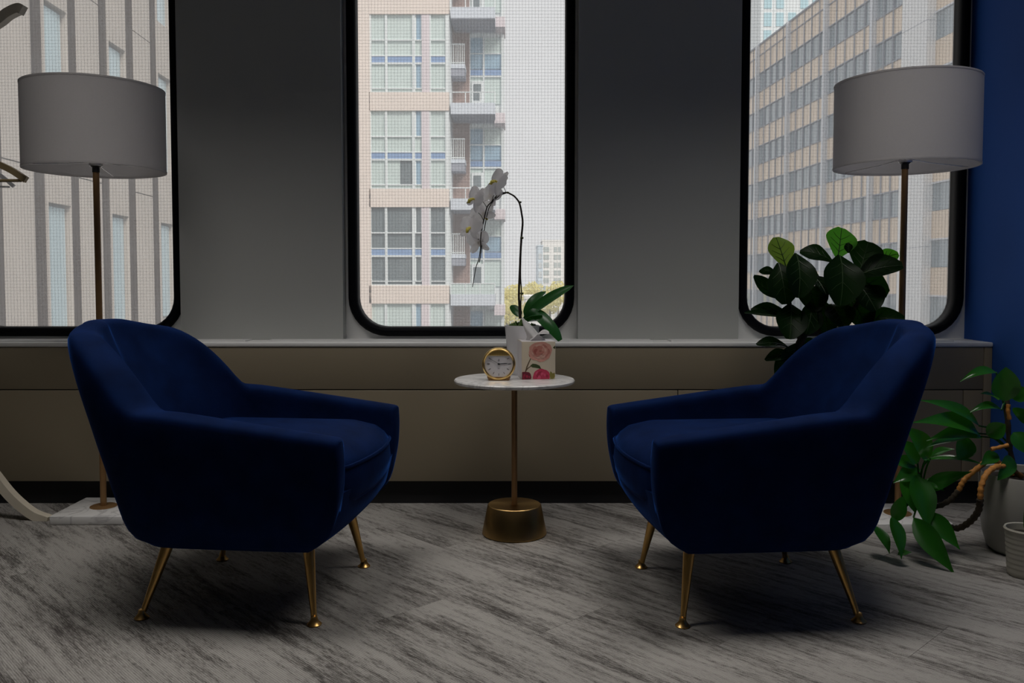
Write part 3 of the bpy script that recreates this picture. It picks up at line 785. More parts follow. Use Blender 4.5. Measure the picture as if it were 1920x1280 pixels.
oleaf((984, 596), (1076, 535), 0.046, 0.0, -0.05, n=(-0.5, -0.75, 0.55), arch=0.06, cup=0.14)
oleaf((983, 594), (1024, 546), 0.040, 0.02, 0.05, n=(-0.6, -0.8, 0.3), arch=0.16, cup=0.10)
oleaf((976, 594), (958, 572), 0.036, 0.02, 0.05, n=(0.2, -0.9, 0.4), arch=0.08, cup=0.10)
oleaf((984, 598), (1018, 590), 0.040, -0.01, -0.06, n=(0.0, -0.5, 0.9), arch=0.10, cup=0.12)
V, F = [], []
cl = spline([at(x, y, Y) - oo for x, y, Y in ((985, 600, OY-0.01), (997, 588, OY-0.03), (1012, 590, OY-0.05), (1028, 605, OY-0.065), (1042, 622, OY-0.07), (1051, 638, OY-0.07))], 14)
for i, c in enumerate(cl):
    u = i/14; w = 0.046*0.5*max(0.1, math.sin(math.pi*min(1, 0.10+0.84*u))**0.6)
    tdir = (cl[min(14, i+1)]-cl[max(0, i-1)]).normalized(); sd = tdir.cross(Vector((0.25, -0.9, 0.35))).normalized(); up = sd.cross(tdir)
    for j in range(5):
        v = j/4*2-1; V.append(c + sd*(v*w) + up*(abs(v)*w*-0.25))
for i in range(14):
    for j in range(4): F.append((i*5+j, i*5+j+1, (i+1)*5+j+1, (i+1)*5+j))
mesh('leaf', V, F, LO, orc, smooth=True)
oleaf((988, 603), (1030, 609), 0.030, 0.0, 0.03, n=(0, -0.3, 0.95), arch=0.12, cup=0.1)

# ------------------------------------------------------------------ fiddle leaf fig behind the right-hand armchair
FY = 2.93
fo = Vector((0.985, FY, 0))
fig = thing('fiddle_leaf_fig', fo, 'tall dark fiddle leaf fig tree rising behind the armchair by the window', 'potted plant')
lathe('pot', [(0.0, 0.0), (0.10, 0.0), (0.105, 0.006), (0.125, 0.20), (0.125, 0.21), (0.115, 0.21), (0.112, 0.185), (0.0, 0.185)], M['pot_grey'], fig, 40)
lathe('soil', [(0.0, 0.186), (0.111, 0.186), (0.0, 0.192)], M['soil'], fig, 30)
def fp(zx, zy, Y=FY): return at(1380+zx/4.267, 420+zy/4.267, Y)       # from an enlarged view of the tree
trunk = [Vector((0.985, FY, 0.185)), Vector((0.962, FY, 0.38)), fp(400, 1240), fp(470, 1050), fp(520, 930), fp(590, 800), fp(660, 660), fp(740, 520), fp(790, 380)]
tube('trunk', spline([p-fo for p in trunk], 40), [0.017-0.008*i/40 for i in range(41)], M['bark'], fig, seg=12)
for br in ([fp(520, 930), fp(480, 800), fp(430, 660), fp(410, 500), fp(400, 350)], [fp(590, 800), fp(700, 850), fp(820, 760), fp(960, 650), fp(1030, 500)]):
    tube('branch', spline([p-fo for p in br], 20), [0.011-0.005*i/20 for i in range(21)], M['bark'], fig, seg=10)
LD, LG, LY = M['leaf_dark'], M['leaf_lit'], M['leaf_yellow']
def fleaf(b, t, w, m, dyb=0.0, dyt=0.0, **k):
    k.setdefault('shape', 'fiddle'); k.setdefault('wave', 0.03)
    return leaf('leaf', fp(*b, FY+dyb), fp(*t, FY+dyt), w, m, fig, fo, veins=M['leaf_vein'], **k)
S = FY/1600/4.267
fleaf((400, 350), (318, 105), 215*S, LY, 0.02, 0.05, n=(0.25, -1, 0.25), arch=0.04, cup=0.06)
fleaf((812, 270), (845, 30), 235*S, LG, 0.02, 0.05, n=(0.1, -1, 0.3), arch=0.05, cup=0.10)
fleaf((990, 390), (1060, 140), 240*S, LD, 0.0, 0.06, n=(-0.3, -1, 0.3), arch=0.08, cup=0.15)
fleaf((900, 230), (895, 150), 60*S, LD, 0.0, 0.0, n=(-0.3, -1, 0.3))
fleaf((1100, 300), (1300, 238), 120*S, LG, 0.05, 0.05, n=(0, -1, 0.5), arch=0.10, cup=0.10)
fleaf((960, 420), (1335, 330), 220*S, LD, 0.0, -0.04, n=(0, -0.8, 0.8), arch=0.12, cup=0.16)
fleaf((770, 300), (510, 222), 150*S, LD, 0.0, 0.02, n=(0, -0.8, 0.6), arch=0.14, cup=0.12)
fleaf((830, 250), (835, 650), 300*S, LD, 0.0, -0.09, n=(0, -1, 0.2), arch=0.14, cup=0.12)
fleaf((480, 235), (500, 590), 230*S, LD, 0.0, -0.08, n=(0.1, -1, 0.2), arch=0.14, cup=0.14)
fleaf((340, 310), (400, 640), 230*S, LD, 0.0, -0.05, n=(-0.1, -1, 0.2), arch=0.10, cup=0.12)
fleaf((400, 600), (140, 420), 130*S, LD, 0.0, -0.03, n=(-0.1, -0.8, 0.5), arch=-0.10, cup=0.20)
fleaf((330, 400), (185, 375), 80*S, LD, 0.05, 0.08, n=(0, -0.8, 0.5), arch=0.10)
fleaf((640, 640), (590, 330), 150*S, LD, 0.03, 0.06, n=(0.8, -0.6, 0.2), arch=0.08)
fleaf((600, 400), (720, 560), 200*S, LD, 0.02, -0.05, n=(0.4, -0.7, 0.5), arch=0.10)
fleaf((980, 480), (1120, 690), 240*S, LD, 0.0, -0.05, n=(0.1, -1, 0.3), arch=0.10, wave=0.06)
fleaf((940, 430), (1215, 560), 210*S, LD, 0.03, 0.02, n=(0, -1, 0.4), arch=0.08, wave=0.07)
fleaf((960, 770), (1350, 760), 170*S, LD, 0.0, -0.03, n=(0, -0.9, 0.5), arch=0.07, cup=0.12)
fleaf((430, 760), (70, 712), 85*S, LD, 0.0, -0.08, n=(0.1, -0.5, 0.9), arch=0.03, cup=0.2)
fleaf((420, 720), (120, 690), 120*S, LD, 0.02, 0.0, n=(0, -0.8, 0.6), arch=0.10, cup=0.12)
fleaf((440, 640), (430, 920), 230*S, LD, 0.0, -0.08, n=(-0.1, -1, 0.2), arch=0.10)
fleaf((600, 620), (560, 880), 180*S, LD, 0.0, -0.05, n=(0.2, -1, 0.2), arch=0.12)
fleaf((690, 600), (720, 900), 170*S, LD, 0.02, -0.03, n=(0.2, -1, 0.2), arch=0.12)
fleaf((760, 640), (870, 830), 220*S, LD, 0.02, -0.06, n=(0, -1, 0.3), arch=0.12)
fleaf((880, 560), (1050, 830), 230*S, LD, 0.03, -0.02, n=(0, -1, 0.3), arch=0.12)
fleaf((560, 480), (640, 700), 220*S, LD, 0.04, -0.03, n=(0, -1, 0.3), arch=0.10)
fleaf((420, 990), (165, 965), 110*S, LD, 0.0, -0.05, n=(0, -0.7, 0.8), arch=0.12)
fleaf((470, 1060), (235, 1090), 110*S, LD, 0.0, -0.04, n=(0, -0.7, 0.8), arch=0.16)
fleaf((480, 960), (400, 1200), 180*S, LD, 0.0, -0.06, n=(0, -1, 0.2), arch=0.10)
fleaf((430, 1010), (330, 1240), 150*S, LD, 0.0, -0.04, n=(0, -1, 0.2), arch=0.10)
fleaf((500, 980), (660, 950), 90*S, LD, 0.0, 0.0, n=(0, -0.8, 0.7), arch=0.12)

# ------------------------------------------------------------------ philodendron in the corner
PY = 2.63
po = Vector((1.598, PY, 0))
phil = thing('philodendron', po, 'sprawling green philodendron with orange creeping stems in a tall grey pot', 'potted plant')
lathe('pot', [(0.0, 0.0), (0.085, 0.0), (0.103, 0.014), (0.116, 0.06), (0.126, 0.13), (0.130, 0.246), (0.128, 0.250), (0.122, 0.248), (0.120, 0.225), (0.0, 0.225)], M['pot_grey'], phil, 48)
lathe('soil', [(0.0, 0.226), (0.119, 0.226), (0.0, 0.236)], M['soil'], phil, 30)
def creeper(name, pp, r, m, n=36):
    p = spline([at(x, y, Y)-po for x, y, Y in pp], n)
    rad = [r*(1+0.16*math.sin(i*1.9)) for i in range(n+1)]
    return tube(name, p, rad, m, phil, seg=10)
creeper('creeping_stem', [(1915, 893, 2.60), (1890, 876, 2.58), (1868, 875, 2.55), (1850, 888, 2.52), (1840, 912, 2.51), (1838, 935, 2.51)], 0.0085, M['rhizome'])
creeper('creeping_stem', [(1838, 935, 2.51), (1834, 958, 2.53), (1818, 978, 2.57), (1795, 990, 2.60), (1768, 984, 2.62)], 0.0095, M['rhizome_dark'])
creeper('creeping_stem', [(1900, 890, 2.64), (1862, 862, 2.66), (1830, 880, 2.66), (1808, 900, 2.66), (1797, 920, 2.66)], 0.0085, M['rhizome'])
creeper('creeping_stem', [(1797, 920, 2.66), (1780, 938, 2.66), (1752, 948, 2.66), (1730, 920, 2.66), (1722, 885, 2.66)], 0.0085, M['rhizome_dark'])
creeper('creeping_stem', [(1768, 984, 2.62), (1745, 965, 2.63), (1730, 935, 2.64)], 0.007, M['rhizome_dark'], 14)
creeper('upright_stem', [(1905, 895, 2.64), (1895, 850, 2.64), (1890, 800, 2.64), (1888, 745, 2.64)], 0.008, M['rhizome_dark'], 16)
creeper('dry_sheath', [(1893, 786, 2.60), (1890, 770, 2.60), (1891, 758, 2.60)], 0.006, M['rhizome'], 8)
creeper('dry_sheath', [(1858, 842, 2.58), (1875, 838, 2.58), (1890, 834, 2.58)], 0.006, M['rhizome'], 8)
LP = M['leaf_phil']; SP = 2.6/1600
def pleaf(b, t, w, Yb=2.60, Yt=2.58, m=LP, **k):
    k.setdefault('shape', 'lance')
    return leaf('leaf', at(*b, Yb), at(*t, Yt), w*SP, m, phil, po, **k)
def stalk(a, b, Ya=2.64, Yb=2.60, m=LP):
    p, q = at(*a, Ya)-po, at(*b, Yb)-po
    tube('leaf_stalk', spline([p, (p+q)/2+Vector((0, 0, 0.015)), q], 8), 0.0028, m, phil, seg=6)
pleaf((1868, 698), (1799, 716), 22, n=(0, -0.6, 0.8), arch=0.18, cup=0.2)
pleaf((1884, 752), (1886, 688), 50, shape='oval', n=(-0.3, -1, 0.1), arch=0.04, cup=0.1)
pleaf((1895, 745), (1925, 728), 34, shape='oval', n=(0, -1, 0.4))
pleaf((1872, 750), (1838, 738), 22, n=(0, -0.3, 0.9), arch=0.1)
pleaf((1878, 768), (1815, 775), 22, n=(0, -0.5, 0.8), arch=0.20, cup=0.15)
pleaf((1836, 798), (1724, 750), 30, 2.60, 2.52, n=(0.1, -0.75, 0.65), arch=0.10, cup=0.15)
pleaf((1834, 812), (1711, 792), 42, 2.60, 2.50, n=(0.1, -0.75, 0.65), arch=0.14, cup=0.14)
pleaf((1840, 818), (1737, 826), 36, 2.62, 2.54, n=(0.1, -0.7, 0.7), arch=0.16, cup=0.15)
pleaf((1812, 820), (1738, 838), 22, 2.60, 2.53, n=(0, -0.35, 0.9), arch=0.05, cup=0.1)
pleaf((1818, 822), (1796, 862), 38, 2.60, 2.56, shape='oval', n=(-0.2, -1, 0.2), arch=0.06)
pleaf((1850, 815), (1885, 795), 34, 2.60, 2.58, shape='oval', n=(0.1, -0.9, 0.3), arch=0.08)
pleaf((1870, 850), (1838, 872), 26, 2.60, 2.57, n=(-0.2, -0.8, 0.5), arch=0.08)
pleaf((1900, 810), (1925, 850), 40, 2.58, 2.55, shape='oval', n=(0, -1, 0.2))
pleaf((1895, 855), (1870, 900), 30, 2.60, 2.55, shape='oval', n=(0, -1, 0.3))
pleaf((1905, 780), (1930, 770), 36, 2.62, 2.58, shape='oval', n=(0, -1, 0.3))
# lower crown trailing beside the armchair
pleaf((1742, 862), (1700, 802), 44, 2.66, 2.62, shape='oval', n=(0.4, -0.9, 0.1), arch=0.10)
pleaf((1722, 868), (1690, 826), 34, 2.67, 2.66, shape='oval', n=(0.2, -0.9, 0.3), arch=0.08)
pleaf((1735, 862), (1852, 874), 16, 2.64, 2.56, n=(0, -0.4, 0.9), arch=0.10)
pleaf((1745, 856), (1790, 842), 22, 2.66, 2.62, n=(0, -0.5, 0.8), arch=0.12)
pleaf((1733, 918), (1822, 884), 32, 2.66, 2.56, n=(-0.1, -0.8, 0.6), arch=0.10)
pleaf((1733, 900), (1770, 920), 30, 2.66, 2.60, n=(-0.1, -0.8, 0.6), arch=0.10)
pleaf((1725, 880), (1675, 905), 36, 2.67, 2.64, n=(-0.1, -0.8, 0.6), arch=0.12)
pleaf((1715, 870), (1668, 868), 30, 2.68, 2.66, n=(-0.1, -0.8, 0.6), arch=0.12)
pleaf((1718, 890), (1740, 995), 50, 2.64, 2.54, n=(0, -1, 0.2), arch=0.06)
pleaf((1700, 885), (1715, 960), 46, 2.66, 2.60, shape='oval', n=(0, -1, 0.2), arch=0.06)
pleaf((1678, 977), (1693, 930), 28, 2.58, 2.58, shape='oval', n=(-0.3, -0.9, 0.3), arch=0.08)
pleaf((1713, 970), (1790, 1076), 40, 2.56, 2.44, n=(-0.5, -0.8, 0.3), arch=0.08)
pleaf((1740, 960), (1800, 1030), 34, 2.58, 2.50, n=(-0.4, -0.8, 0.4), arch=0.08)
pleaf((1672, 968), (1690, 1048), 34, 2.56, 2.48, n=(0.3, -0.9, 0.2), arch=0.05)
pleaf((1640, 985), (1668, 1038), 30, 2.60, 2.52, n=(0.3, -0.9, 0.2), arch=0.05)
pleaf((1683, 1040), (1710, 1035), 18, 2.50, 2.49, n=(0, -0.3, 1), arch=0.05)
for a, b in (((1722, 900), (1742, 862)), ((1725, 905), (1735, 862)), ((1728, 915), (1745, 858)), ((1730, 930), (1713, 970)), ((1735, 935), (1740, 960)), ((1728, 930), (1678, 977)), ((1888, 800), (1868, 698)), ((1890, 830), (1836, 798)), ((1890, 840), (1834, 812)), ((1890, 845), (1840, 818)), ((1888, 760), (1878, 768)), ((1722, 885), (1718, 868)), ((1728, 935), (1672, 968))):
    stalk(a, b, 2.66, 2.60)

sm = thing('small_potted_plant', (1.476, 2.415, 0), 'small cream ribbed pot with a sprig at the right edge of the carpet', 'potted plant')
prof = [(0.0, 0.0), (0.044, 0.0), (0.047, 0.004)]
for k in range(8):
    z = 0.010+k*0.0145; r0 = 0.047+0.009*(z/0.13); prof += [(r0, z), (r0+0.0012, z+0.005), (r0, z+0.011)]
prof += [(0.0575, 0.128), (0.0595, 0.134), (0.057, 0.139), (0.053, 0.137), (0.052, 0.118), (0.0, 0.118)]
lathe('pot', prof, M['pot_cream'], sm, 40)
lathe('soil', [(0.0, 0.119), (0.051, 0.119), (0.0, 0.124)], M['soil'], sm, 24)
so = Vector((1.476, 2.415, 0))
for (b, t, w) in ((Vector((1.470, 2.41, 0.13)), Vector((1.452, 2.39, 0.205)), 0.026), (Vector((1.48, 2.41, 0.13)), Vector((1.50, 2.39, 0.22)), 0.03), (Vector((1.485, 2.42, 0.13)), Vector((1.53, 2.42, 0.19)), 0.03)):
    leaf('leaf', b, t, w, LP, sm, so, shape='oval', arch=0.08)
    tube('leaf_stalk', [Vector((1.476, 2.415, 0.12))-so, b-so], 0.0018, LP, sm, seg=6)

# ------------------------------------------------------------------ coat stand at the left edge, with hangers
CY = 3.00
cx0 = -2.02
co = Vector((cx0, CY, 0))
cs = thing('coat_stand', co, 'pale bentwood coat stand with curved feet and hooks at the left edge', 'coat stand')
def flat_arc(name, pp, w, th, m, parent, org, n=24):
    p = [q-org for q in spline([Vector(v) for v in pp], n)]
    V, F = [], []
    for i, c in enumerate(p):
        t = (p[min(n, i+1)]-p[max(0, i-1)]).normalized(); up = Vector((0, 1, 0)); s = t.cross(up).normalized()
        for a, b in ((-1, -1), (1, -1), (1, 1), (-1, 1)): V.append(c + s*(a*w/2) + up*(b*th/2))
    for i in range(n):
        for k in range(4): F.append((i*4+k, i*4+(k+1) % 4, (i+1)*4+(k+1) % 4, (i+1)*4+k))
    F += [(0, 1, 2, 3), tuple(n*4+k for k in (3, 2, 1, 0))]
    return auto_smooth(mesh(name, V, F, m, parent), 50)
tube('pole', [(0, 0, 0.10), (0, 0, 1.78)], 0.019, M['ash'], cs, seg=16)
flat_arc('foot', [co+Vector((0.010, 0, 0.42)), co+Vector((0.10, 0, 0.27)), at(-12, 888, CY), at(22, 930, CY-0.005), at(60, 962, CY-0.012), at(92, 975, CY-0.02)], 0.030, 0.032, M['ash'], cs, co)
for a in (168, 262):
    d = Vector((math.cos(R(a)), math.sin(R(a)), 0))*0.50
    flat_arc('foot', [co+d*0.02+Vector((0, 0, 0.42)), co+d*0.28+Vector((0, 0, 0.27)), co+d*0.55+Vector((0, 0, 0.13)), co+d*0.8+Vector((0, 0, 0.04)), co+d*0.96+Vector((0, 0, 0.016))], 0.030, 0.032, M['ash'], cs, co)
flat_arc('hook', [co+Vector((0.012, 0, 1.62)), co+Vector((0.10, 0, 1.66)), at(-8, 44, CY-0.01), at(16, 26, CY-0.015), at(36, 17, CY-0.02), at(44, 20, CY-0.02)], 0.032, 0.030, M['ash'], cs, co)
for a in (168, 255):
    d = Vector((math.cos(R(a)), math.sin(R(a)), 0))
    flat_arc('hook', [co+d*0.012+Vector((0, 0, 1.62)), co+d*0.12+Vector((0, 0, 1.67)), co+d*0.24+Vector((0, 0, 1.76)), co+d*0.30+Vector((0, 0, 1.80))], 0.03, 0.03, M['ash'], cs, co)
flat_arc('lower_peg', [co+Vector((0.012, 0, 1.335)), co+Vector((0.075, -0.012, 1.35)), co+Vector((0.120, -0.020, 1.385))], 0.02, 0.022, M['ash'], cs, co)
def hanger(name, cx_, Y, ztop, span, drop, m, thick, label, rz):
    o = Vector((cx_, Y, ztop)); t = thing(name, o, label, 'hanger', rz=rz)
    arc = [(0.0, 0, 0.0), (0.018, 0, -0.004), (0.030, 0, -0.022), (0.024, 0, -0.042), (0.004, 0, -0.058), (0.0, 0, -0.085)]
    arc = [(-0.024, 0, -0.018), (-0.018, 0, -0.004)] + arc
    tube('hook', spline(arc, 24), 0.0017, M['silver'], t, seg=8)
    for s in (-1, 1):
        pp = [(0, 0, -0.088), (s*span*0.35, 0, -0.098), (s*span*0.75, 0, -0.088-drop*0.55), (s*span, 0, -0.088-drop)]
        flat_arc('arm', pp, thick*1.25, thick, m, t, Vector((0, 0, 0)), 14)
    tube('bar', [(-span*0.93, 0, -0.090-drop), (span*0.93, 0, -0.090-drop)], thick*0.32, m, t, seg=10)
    return t
# hung over the lower peg
pk = at(45, 345, CY-0.02)
hanger('coat_hanger', cx0+0.085, CY-0.016, 1.3705, pk.x-(cx0+0.085)+0.006, 0.088, M['hanger'], 0.017, 'wooden coat hanger hung on the peg of the coat stand', 0)
hanger('plastic_hanger', cx0+0.060, CY+0.010, 1.3625, 0.195, 0.095, M['plastic'], 0.010, 'pale plastic hanger behind the wooden hanger on the coat stand', R(12))

# ------------------------------------------------------------------ outside: the street and its buildings
GZ = -15.0
gr = box('ground', -260, 260, 4.2, 900, GZ-0.5, GZ, mat('asphalt', (0.22, 0.22, 0.22), 0.9, noise=0.3)); tag(gr, kind='structure')

# --- left: ribbed concrete block
cn = mat('pale_concrete', (0.50, 0.45, 0.40), 0.9, noise=3.0, var=0.12, bump=(30, 0.4))
cnd = mat('dark_brown_concrete', (0.075, 0.056, 0.045), 0.95, noise=14.0, var=0.25, bump=(60, 0.5))  # rib sides and rear wall, coloured darker than the rib faces
wing = mat('blind_glass', (0.50, 0.62, 0.66), 0.15, noise=1.0, var=0.12)
wfr = mat('window_frame_grey', (0.30, 0.32, 0.33), 0.5)
lb = thing('ribbed_building', (-8, 0, 0), 'pale concrete building with vertical ribs and slit windows filling the left window', 'building', rz=math.atan(65/1600))
ZT, ZB = 14.0, GZ
box('rear_wall', -6, -0.28, 8, 36, ZB, ZT, cnd, lb)
near = [14.5-1.44*k for k in range(5, 0, -1)] + [14.5, 15.93, 17.3, 18.72, 20.16, 21.6, 23.05, 24.5, 25.9, 27.4, 28.8, 30.3, 31.7]
FL = 3.74
for k, y in enumerate(near):
    y0, y1 = y, y+1.02
    has = (k - 6) % 2 == 0
    piece('rib_side', cnd, -0.30, -0.012, y0-0.006, y0+0.02, ZB, ZT, lb)
    if not has:
        zs = ZB
        zj = 0.85-2.9+0.0
        cuts = sorted([ZB] + [0.85+2.05+FL*j for j in range(-4, 4)] + [ZT])
        for a, b in zip(cuts, cuts[1:]):
            piece('rib', cn, -0.30, 0, y0, y1, a+0.012, b-0.012, lb)
    else:
        cuts = []
        for j in range(-4, 4):
            zc0 = 0.85-1.0+FL*j; zc1 = zc0+2.45
            cuts.append((zc0, zc1))
        prev = ZB
        for zc0, zc1 in cuts:
            piece('rib', cn, -0.30, 0, y0, y1, prev, min(zc0, ZT), lb)
            wo = piece('window', wfr, -0.28, -0.13, y0+0.10, y1-0.04, zc0, zc1, lb)
            pa = piece('pane', wing, -0.129, -0.10, y0+0.14, y1-0.10, zc0+0.06, zc1-0.06, lb)
            piece('jamb', cn, -0.30, 0, y0, y0+0.10, zc0, zc1, lb); piece('jamb', cn, -0.30, 0, y1-0.04, y1, zc0, zc1, lb)
            prev = zc1
        if prev < ZT: piece('rib', cn, -0.30, 0, y0, y1, prev, ZT, lb)
# a lower cornice seen at the frame edge
# --- centre: apartment tower
CYD = 53.0
def cp(x, y, Y=CYD): v = at(x, y, Y); return v.x, v.z
brick = mat('peach_brick', (0.82, 0.71, 0.63), 0.9, noise=2.0, var=0.08)
brick_d = mat('brown_brick', (0.34, 0.24, 0.21), 0.95, noise=3.0, var=0.2)
pink = mat('pink_pier', (0.74, 0.66, 0.68), 0.9, noise=2.0, var=0.08)
white = mat('white_mullion', (0.78, 0.82, 0.82), 0.6)
curt = mat('curtained_glass', (0.62, 0.71, 0.68), 0.12, noise=1.4, var=0.10)
dglass = mat('dark_apartment_glass', (0.16, 0.19, 0.20), 0.10, noise=0.9, var=0.5)
bglass = mat('blue_glass', (0.30, 0.44, 0.55), 0.10, noise=1.0, var=0.3)
bspan = mat('blue_spandrel', (0.24, 0.36, 0.58), 0.35, noise=2.0, var=0.12)
slabw = mat('balcony_white', (0.66, 0.70, 0.76), 0.7)
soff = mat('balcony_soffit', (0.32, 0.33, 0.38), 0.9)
ap = thing('apartment_tower', (0, CYD, 0), 'peach brick apartment tower with blue spandrels and corner balconies in the middle window', 'building')
def apiece(name, m, x0, x1, ya, yb, Y0, Y1, Yref=CYD):
    a, b = cp(x0, yb, Yref), cp(x1, ya, Yref)
    return piece(name, m, a[0], b[0], Y0-CYD, Y1-CYD, a[1], b[1], ap)
PER = 181.0
def facade_wall():
    x0 = cp(520, 0)[0]; xl = cp(692, 0)[0]; xr = cp(842, 0)[0]
    box('side_wall', x0, xl, 0, 9, GZ, 24, brick, ap)
    box('core_wall', xl, xr, 0.34, 9, GZ, 24, white, ap)
facade_wall()
for k in range(-2, 6):
    y0 = 26 + PER*k
    apiece('brick_band', brick, 692, 842, y0+147, y0+181, CYD, CYD+0.6)
    apiece('pink_pier', pink, 791, 804.5, y0, y0+147, CYD+0.06, CYD+0.34)
    for xa, xb in ((692, 695.5), (722, 725.5), (773, 777.5), (804.5, 807.5), (835, 842)):
        apiece('mullion', white, xa, xb, y0, y0+147, CYD+0.08, CYD+0.33)
    for ya, yb in ((47, 49.5), (76.5, 78.5), (90, 93.5), (138, 140), (145, 147)):
        apiece('transom', white, 692, 790.5, y0+ya, y0+yb, CYD+0.10, CYD+0.33); apiece('transom', white, 804.5, 842, y0+ya, y0+yb, CYD+0.10, CYD+0.33)
    cols = ((695.5, 722), (725.5, 773), (777.5, 790.5), (807.5, 835))
    rows = ((0, 47), (49.5, 76.5), (93.5, 138), (140, 145))
    for ci, (xa, xb) in enumerate(cols):
        apiece('spandrel', bspan, xa, xb, y0+78.5, y0+90, CYD+0.14, CYD+0.30)
        for ri, (ya, yb) in enumerate(rows):
            m = curt
            if k == 2: m = dglass
            if k == 1 and (ci, ri) == (2, 0): m = bglass
            if ci == 2 and ri in (0, 2) and m is curt: m = bglass
            if k == 1 and (ci, ri) == (1, 2):
                apiece('pane', curt, xa, xa+24, y0+ya, y0+yb, CYD+0.22, CYD+0.32); apiece('pane', dglass, xa+24, xb, y0+ya, y0+yb, CYD+0.22, CYD+0.32); continue
            apiece('pane', m, xa, xb, y0+ya, y0+yb, CYD+0.22, CYD+0.32)
            if ci == 2 and ri in (0, 2):
                for xx in ((xa, xa+2.2), (xb-1.8, xb)): apiece('casement_frame', white, xx[0], xx[1], y0+ya, y0+yb, CYD+0.16, CYD+0.215)
# recessed corner with balconies
YR_ = 56.0
xl = cp(842, 0)[0]; xb1 = cp(880, 0, YR_)[0]; xb2 = cp(944, 0, YR_)[0]
box('recess_wall', xl, xb1, 3.0, 9, GZ, 24, brick_d, ap)
box('glazed_wall', xb1, xb2, 3.3, 9, GZ, 24, white, ap)
for k in range(-3, 4):
    y0 = 307 - 171.5*k           # blue spandrel level of the glazed corner
    if y0 > 900: continue
    def g(name, m, x0, x1, ya, yb, d0, d1): return apiece(name, m, x0, x1, y0+ya, y0+yb, YR_+d0, YR_+d1, YR_)
    for xa, xb in ((882, 905), (909, 940)):
        g('spandrel', bspan, xa, xb, -5, 5, 0.1, 0.32)
        g('pane', bglass if xa < 900 else curt, xa, xb, -66, -37, 0.2, 0.32); g('pane', bglass, xa, xb, -35, -8, 0.2, 0.32)
        g('pane', curt, xa, xb, 9, 58, 0.2, 0.32)
    g('door', white, 884, 906, 16, 62, 0.05, 0.21); g('pane', dglass, 888, 902, 22, 52, 0.0, 0.06)
    for xa, xb in ((879.5, 882), (905.5, 908.5), (940, 945)): g('mullion', white, xa, xb, -72, 95, 0.06, 0.3)
    g('transom', white, 880, 945, 5.5, 8.5, 0.08, 0.3); g('transom', white, 880, 945, -37, -35, 0.12, 0.3)
for k in range(-3, 4):
    # wide balcony
    yb0 = 192 - PER*k if False else 192.5 + 179.5*k
    a = cp(845, yb0+21); b = cp(928, yb0)
    sl = box('balcony_slab', a[0], b[0], 0.0, 3.0, a[1], b[1], slabw, ap)
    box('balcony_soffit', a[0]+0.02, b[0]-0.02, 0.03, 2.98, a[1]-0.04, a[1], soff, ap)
    rt = cp(845, yb0-21)[1]
    piece('balustrade_rail', white, a[0], b[0], 0.02, 0.10, rt-0.06, rt, ap)
    piece('balustrade_glass', curt, a[0], b[0], 0.05, 0.07, b[1], rt-0.06, ap) if k == 2 else None
    for q in range(4):
        xx = a[0]+(b[0]-a[0])*q/3.0; piece('balustrade_post', white, xx-0.03, xx+0.03, 0.03, 0.09, b[1], rt-0.06, ap)
    e = cp(927, yb0+39, 55); f = cp(947, yb0+20, 55)
    box('corner_block', e[0], f[0], 1.8, 4.5, e[1], f[1], pink, ap)
    # narrow balcony with bars
    n0 = 304 + 178.0*k - 6
    a = cp(842, n0+7, 54.4); b = cp(872, n0, 54.4)
    box('balcony_slab', a[0], b[0], 1.4, 3.0, a[1]-0.02, b[1], slabw, ap)
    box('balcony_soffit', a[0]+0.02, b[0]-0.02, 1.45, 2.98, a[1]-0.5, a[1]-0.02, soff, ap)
    rt = cp(842, n0-39, 54.4)[1]
    piece('railing_top', white, a[0], b[0], 1.42, 1.50, rt-0.07, rt, ap); piece('railing_bottom', white, a[0], b[0], 1.42, 1.50, b[1]+0.06, b[1]+0.12, ap)
    for q in range(9):
        xx = a[0]+0.05+(b[0]-a[0]-0.1)*q/8; piece('railing_bar', white, xx-0.022, xx+0.022, 1.44, 1.48, b[1], rt-0.07, ap)
# --- far: apartment slab, low blocks, autumn trees, paled to stand in for haze
DY = 240.0
def far_block(name, x0, x1, y0, Y, m, wm, cols, rows, label, wy0=None):
    a = at(x0, y0, Y); b = at(x1, y0, Y)
    t = thing(name, ((a.x+b.x)/2, Y, GZ), label, 'building')
    hw = (b.x-a.x)/2; H_ = a.z-GZ
    box('walls', -hw, hw, 0, 18, 0, H_, m, t); box('roof_edge', -hw-0.15, hw+0.15, -0.15, 18.1, H_, H_+0.5, m, t)
    for r in range(rows):
        for (u0, u1) in cols:
            z1 = H_-2.2-r*3.0
            piece('window', wm, -hw+2*hw*u0, -hw+2*hw*u1, -0.12, 0.05, z1-1.9, z1, t)
    return t
pale = mat('distant_hazed_wall', (0.90, 0.88, 0.84), 0.9, noise=0.3, var=0.04)  # distance haze put into the wall and window colours
palew = mat('distant_hazed_window', (0.50, 0.54, 0.52), 0.3, noise=0.5, var=0.2)
palew2 = mat('distant_hazed_pale_window', (0.60, 0.63, 0.64), 0.3)
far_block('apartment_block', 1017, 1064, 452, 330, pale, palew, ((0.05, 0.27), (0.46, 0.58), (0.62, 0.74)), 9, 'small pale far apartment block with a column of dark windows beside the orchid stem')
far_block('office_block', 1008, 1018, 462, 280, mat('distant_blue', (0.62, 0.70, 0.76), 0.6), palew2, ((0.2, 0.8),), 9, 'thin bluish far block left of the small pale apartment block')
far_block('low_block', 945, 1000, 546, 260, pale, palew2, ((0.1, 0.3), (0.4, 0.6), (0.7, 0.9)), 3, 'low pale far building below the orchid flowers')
far_block('low_block', 985, 1060, 560, 160, pale, palew2, ((0.05, 0.2), (0.28, 0.42), (0.5, 0.65), (0.75, 0.9)), 4, 'low pale far building behind the long orchid leaf')
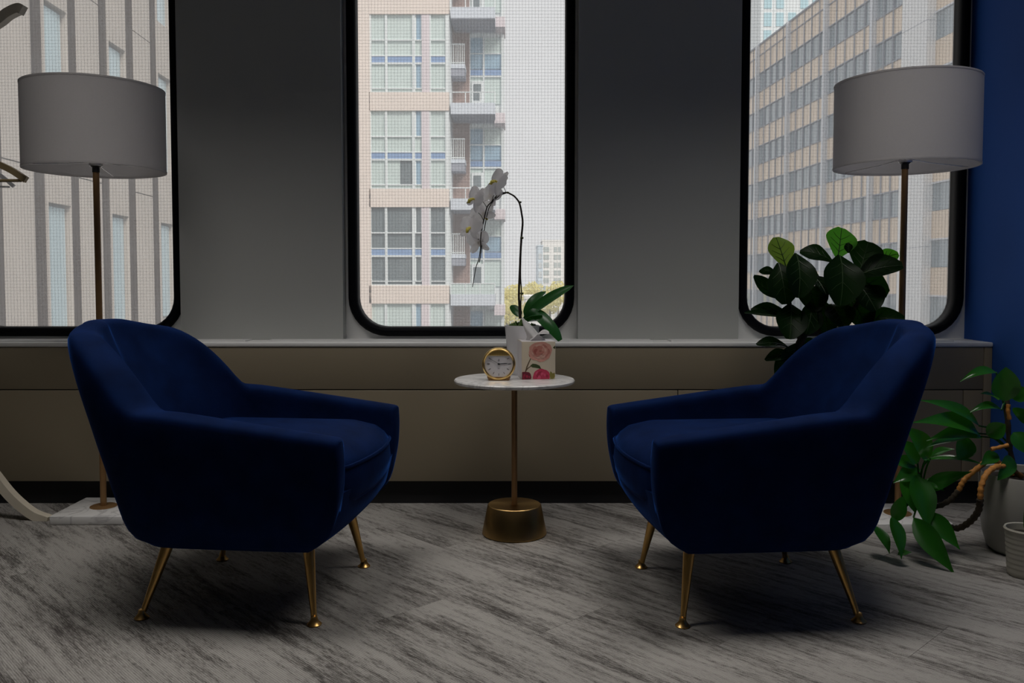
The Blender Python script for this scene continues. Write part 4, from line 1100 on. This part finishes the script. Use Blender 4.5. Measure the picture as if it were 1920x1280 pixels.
ylw = leaf_mat('hazed_autumn_leaves', (0.86, 0.76, 0.34), (0.9, 0.82, 0.4), 0.8, 0.4); trk = mat('far_trunk', (0.2, 0.15, 0.1), 0.9)  # yellow leaves, lightened in colour for distance haze
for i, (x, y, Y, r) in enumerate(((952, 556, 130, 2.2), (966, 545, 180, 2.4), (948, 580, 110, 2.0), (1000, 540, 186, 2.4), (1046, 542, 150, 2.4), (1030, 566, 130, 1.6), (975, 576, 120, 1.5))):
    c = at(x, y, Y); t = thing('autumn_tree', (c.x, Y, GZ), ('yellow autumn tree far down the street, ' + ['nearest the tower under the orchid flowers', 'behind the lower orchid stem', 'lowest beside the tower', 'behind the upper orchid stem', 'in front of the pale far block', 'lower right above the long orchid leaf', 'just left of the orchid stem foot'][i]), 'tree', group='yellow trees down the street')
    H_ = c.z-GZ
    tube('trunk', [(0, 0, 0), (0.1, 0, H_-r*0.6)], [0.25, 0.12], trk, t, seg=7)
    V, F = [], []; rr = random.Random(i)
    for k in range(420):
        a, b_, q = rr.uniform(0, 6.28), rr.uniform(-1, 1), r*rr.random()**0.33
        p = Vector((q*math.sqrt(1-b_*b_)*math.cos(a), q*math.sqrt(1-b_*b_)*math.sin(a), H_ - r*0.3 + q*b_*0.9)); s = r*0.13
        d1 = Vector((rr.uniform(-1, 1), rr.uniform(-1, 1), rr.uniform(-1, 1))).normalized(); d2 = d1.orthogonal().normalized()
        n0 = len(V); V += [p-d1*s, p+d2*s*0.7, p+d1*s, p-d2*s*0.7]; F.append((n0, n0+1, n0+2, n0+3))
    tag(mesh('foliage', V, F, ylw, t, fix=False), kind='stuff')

# --- right: tan curtain-wall office block along the street
rb = thing('office_building', (28, 0, 0), 'tan and glass office building with slanting rows of panes in the right window', 'building', rz=math.atan(110/1600))
tan = mat('tan_spandrel', (0.74, 0.59, 0.44), 0.35, noise=0.6, var=0.14)
rgl = mat('office_glass', (0.20, 0.25, 0.28), 0.05, noise=0.25, var=0.55, spec=1.0)
alu = mat('aluminium_mullion', (0.60, 0.62, 0.66), 0.4, noise=2, var=0.05); alud = mat('dark_mullion', (0.26, 0.28, 0.33), 0.5)
whp = mat('white_pier', (0.82, 0.82, 0.82), 0.8, noise=0.5, var=0.03)
FH = 3.28; BAY = 7.21
zr = CAM_H + 21.3       # roof
yA = 28*1600/779.0      # depth of the mullion nearest the white pier
n_fl = 13
box('core', 0.5, 14, 28, 118, GZ, zr-0.3, rgl, rb)
def bay(y0, y1, parts, floors, pane_mat_fn):
    for fl in range(floors):
        zt_ = zr - 0.9 - fl*FH
        for q in range(parts):
            a = y0+(y1-y0)*q/parts; b = y0+(y1-y0)*(q+1)/parts
            piece('spandrel_panel', tan, 0.02, 0.3, a+0.03, b-0.03, zt_-1.62, zt_, rb)
            piece('glass_pane', rgl, 0.05, 0.3, a+0.03, b-0.03, zt_-FH+0.03, zt_-1.65, rb)
    for q in range(1, parts):
        a = y0+(y1-y0)*q/parts; piece('thin_mullion', alud, -0.06, 0.1, a-0.035, a+0.035, zr-0.9-floors*FH, zr, rb)
for bi in range(5):
    y0 = yA + BAY*bi
    fl = 10 if bi < 4 else 9
    bay(y0, y0+BAY, 5, fl, None)
    piece('main_mullion', alu, -0.32, 0.1, y0-0.17, y0+0.17, GZ, zr, rb)
bay(yA-3.6, yA, 3, 10, None)
y_p1 = 28*1600/843.0; y_p0 = 28*1600/890.0
box('white_pier', -0.5, 0.9, y_p0, y_p1, GZ, zr+4, whp, rb)
for j in range(8): piece('pier_joint', alud, -0.505, 0.0, y_p0-0.003, y_p1+0.003, zr-1.2-j*2*FH+1.5, zr-1.2-j*2*FH+1.53, rb)
bay(y_p0-8.0, y_p0, 4, 11, None)
for fl in range(12):
    z = zr-0.9-fl*FH; piece('transom', alud, -0.05, 0.1, yA, yA+BAY*5, z-0.035, z+0.035, rb); piece('transom', alud, -0.05, 0.1, yA, yA+BAY*5, z-1.68, z-1.61, rb)
    piece('transom', alu, -0.05, 0.1, y_p0-8, y_p0, z-1.70, z-1.60, rb); piece('transom', alud, -0.05, 0.1, yA-3.6, yA, z-1.70, z-1.62, rb); piece('transom', alud, -0.05, 0.1, yA-3.6, yA, z-0.035, z+0.035, rb)
piece('parapet', tan, 0.0, 0.4, yA-3.6, yA+BAY*6, zr-0.9, zr, rb); piece('roof_trim', alud, -0.12, 0.5, yA-3.6, yA+BAY*6, zr, zr+0.12, rb)
# pale glass tower behind it
gt = thing('glass_tower', (52, 150, GZ), 'pale far glass tower showing above the roof of the tan office building', 'building')
gtm = mat('pale_tower_wall', (0.80, 0.84, 0.84), 0.6); gtg = mat('pale_tower_glass', (0.45, 0.66, 0.72), 0.2, noise=0.2, var=0.2)
box('walls', -9, 9, 0, 16, 0, 88, gtm, gt)
for fl in range(26):
    for k in range(8):
        if (k*7+fl*3) % 5 == 0: continue
        piece('window', gtg, -8.4+k*2.1, -8.4+k*2.1+1.3, -0.1, 0.05, 86-fl*3.0-2.3, 86-fl*3.0, gt)
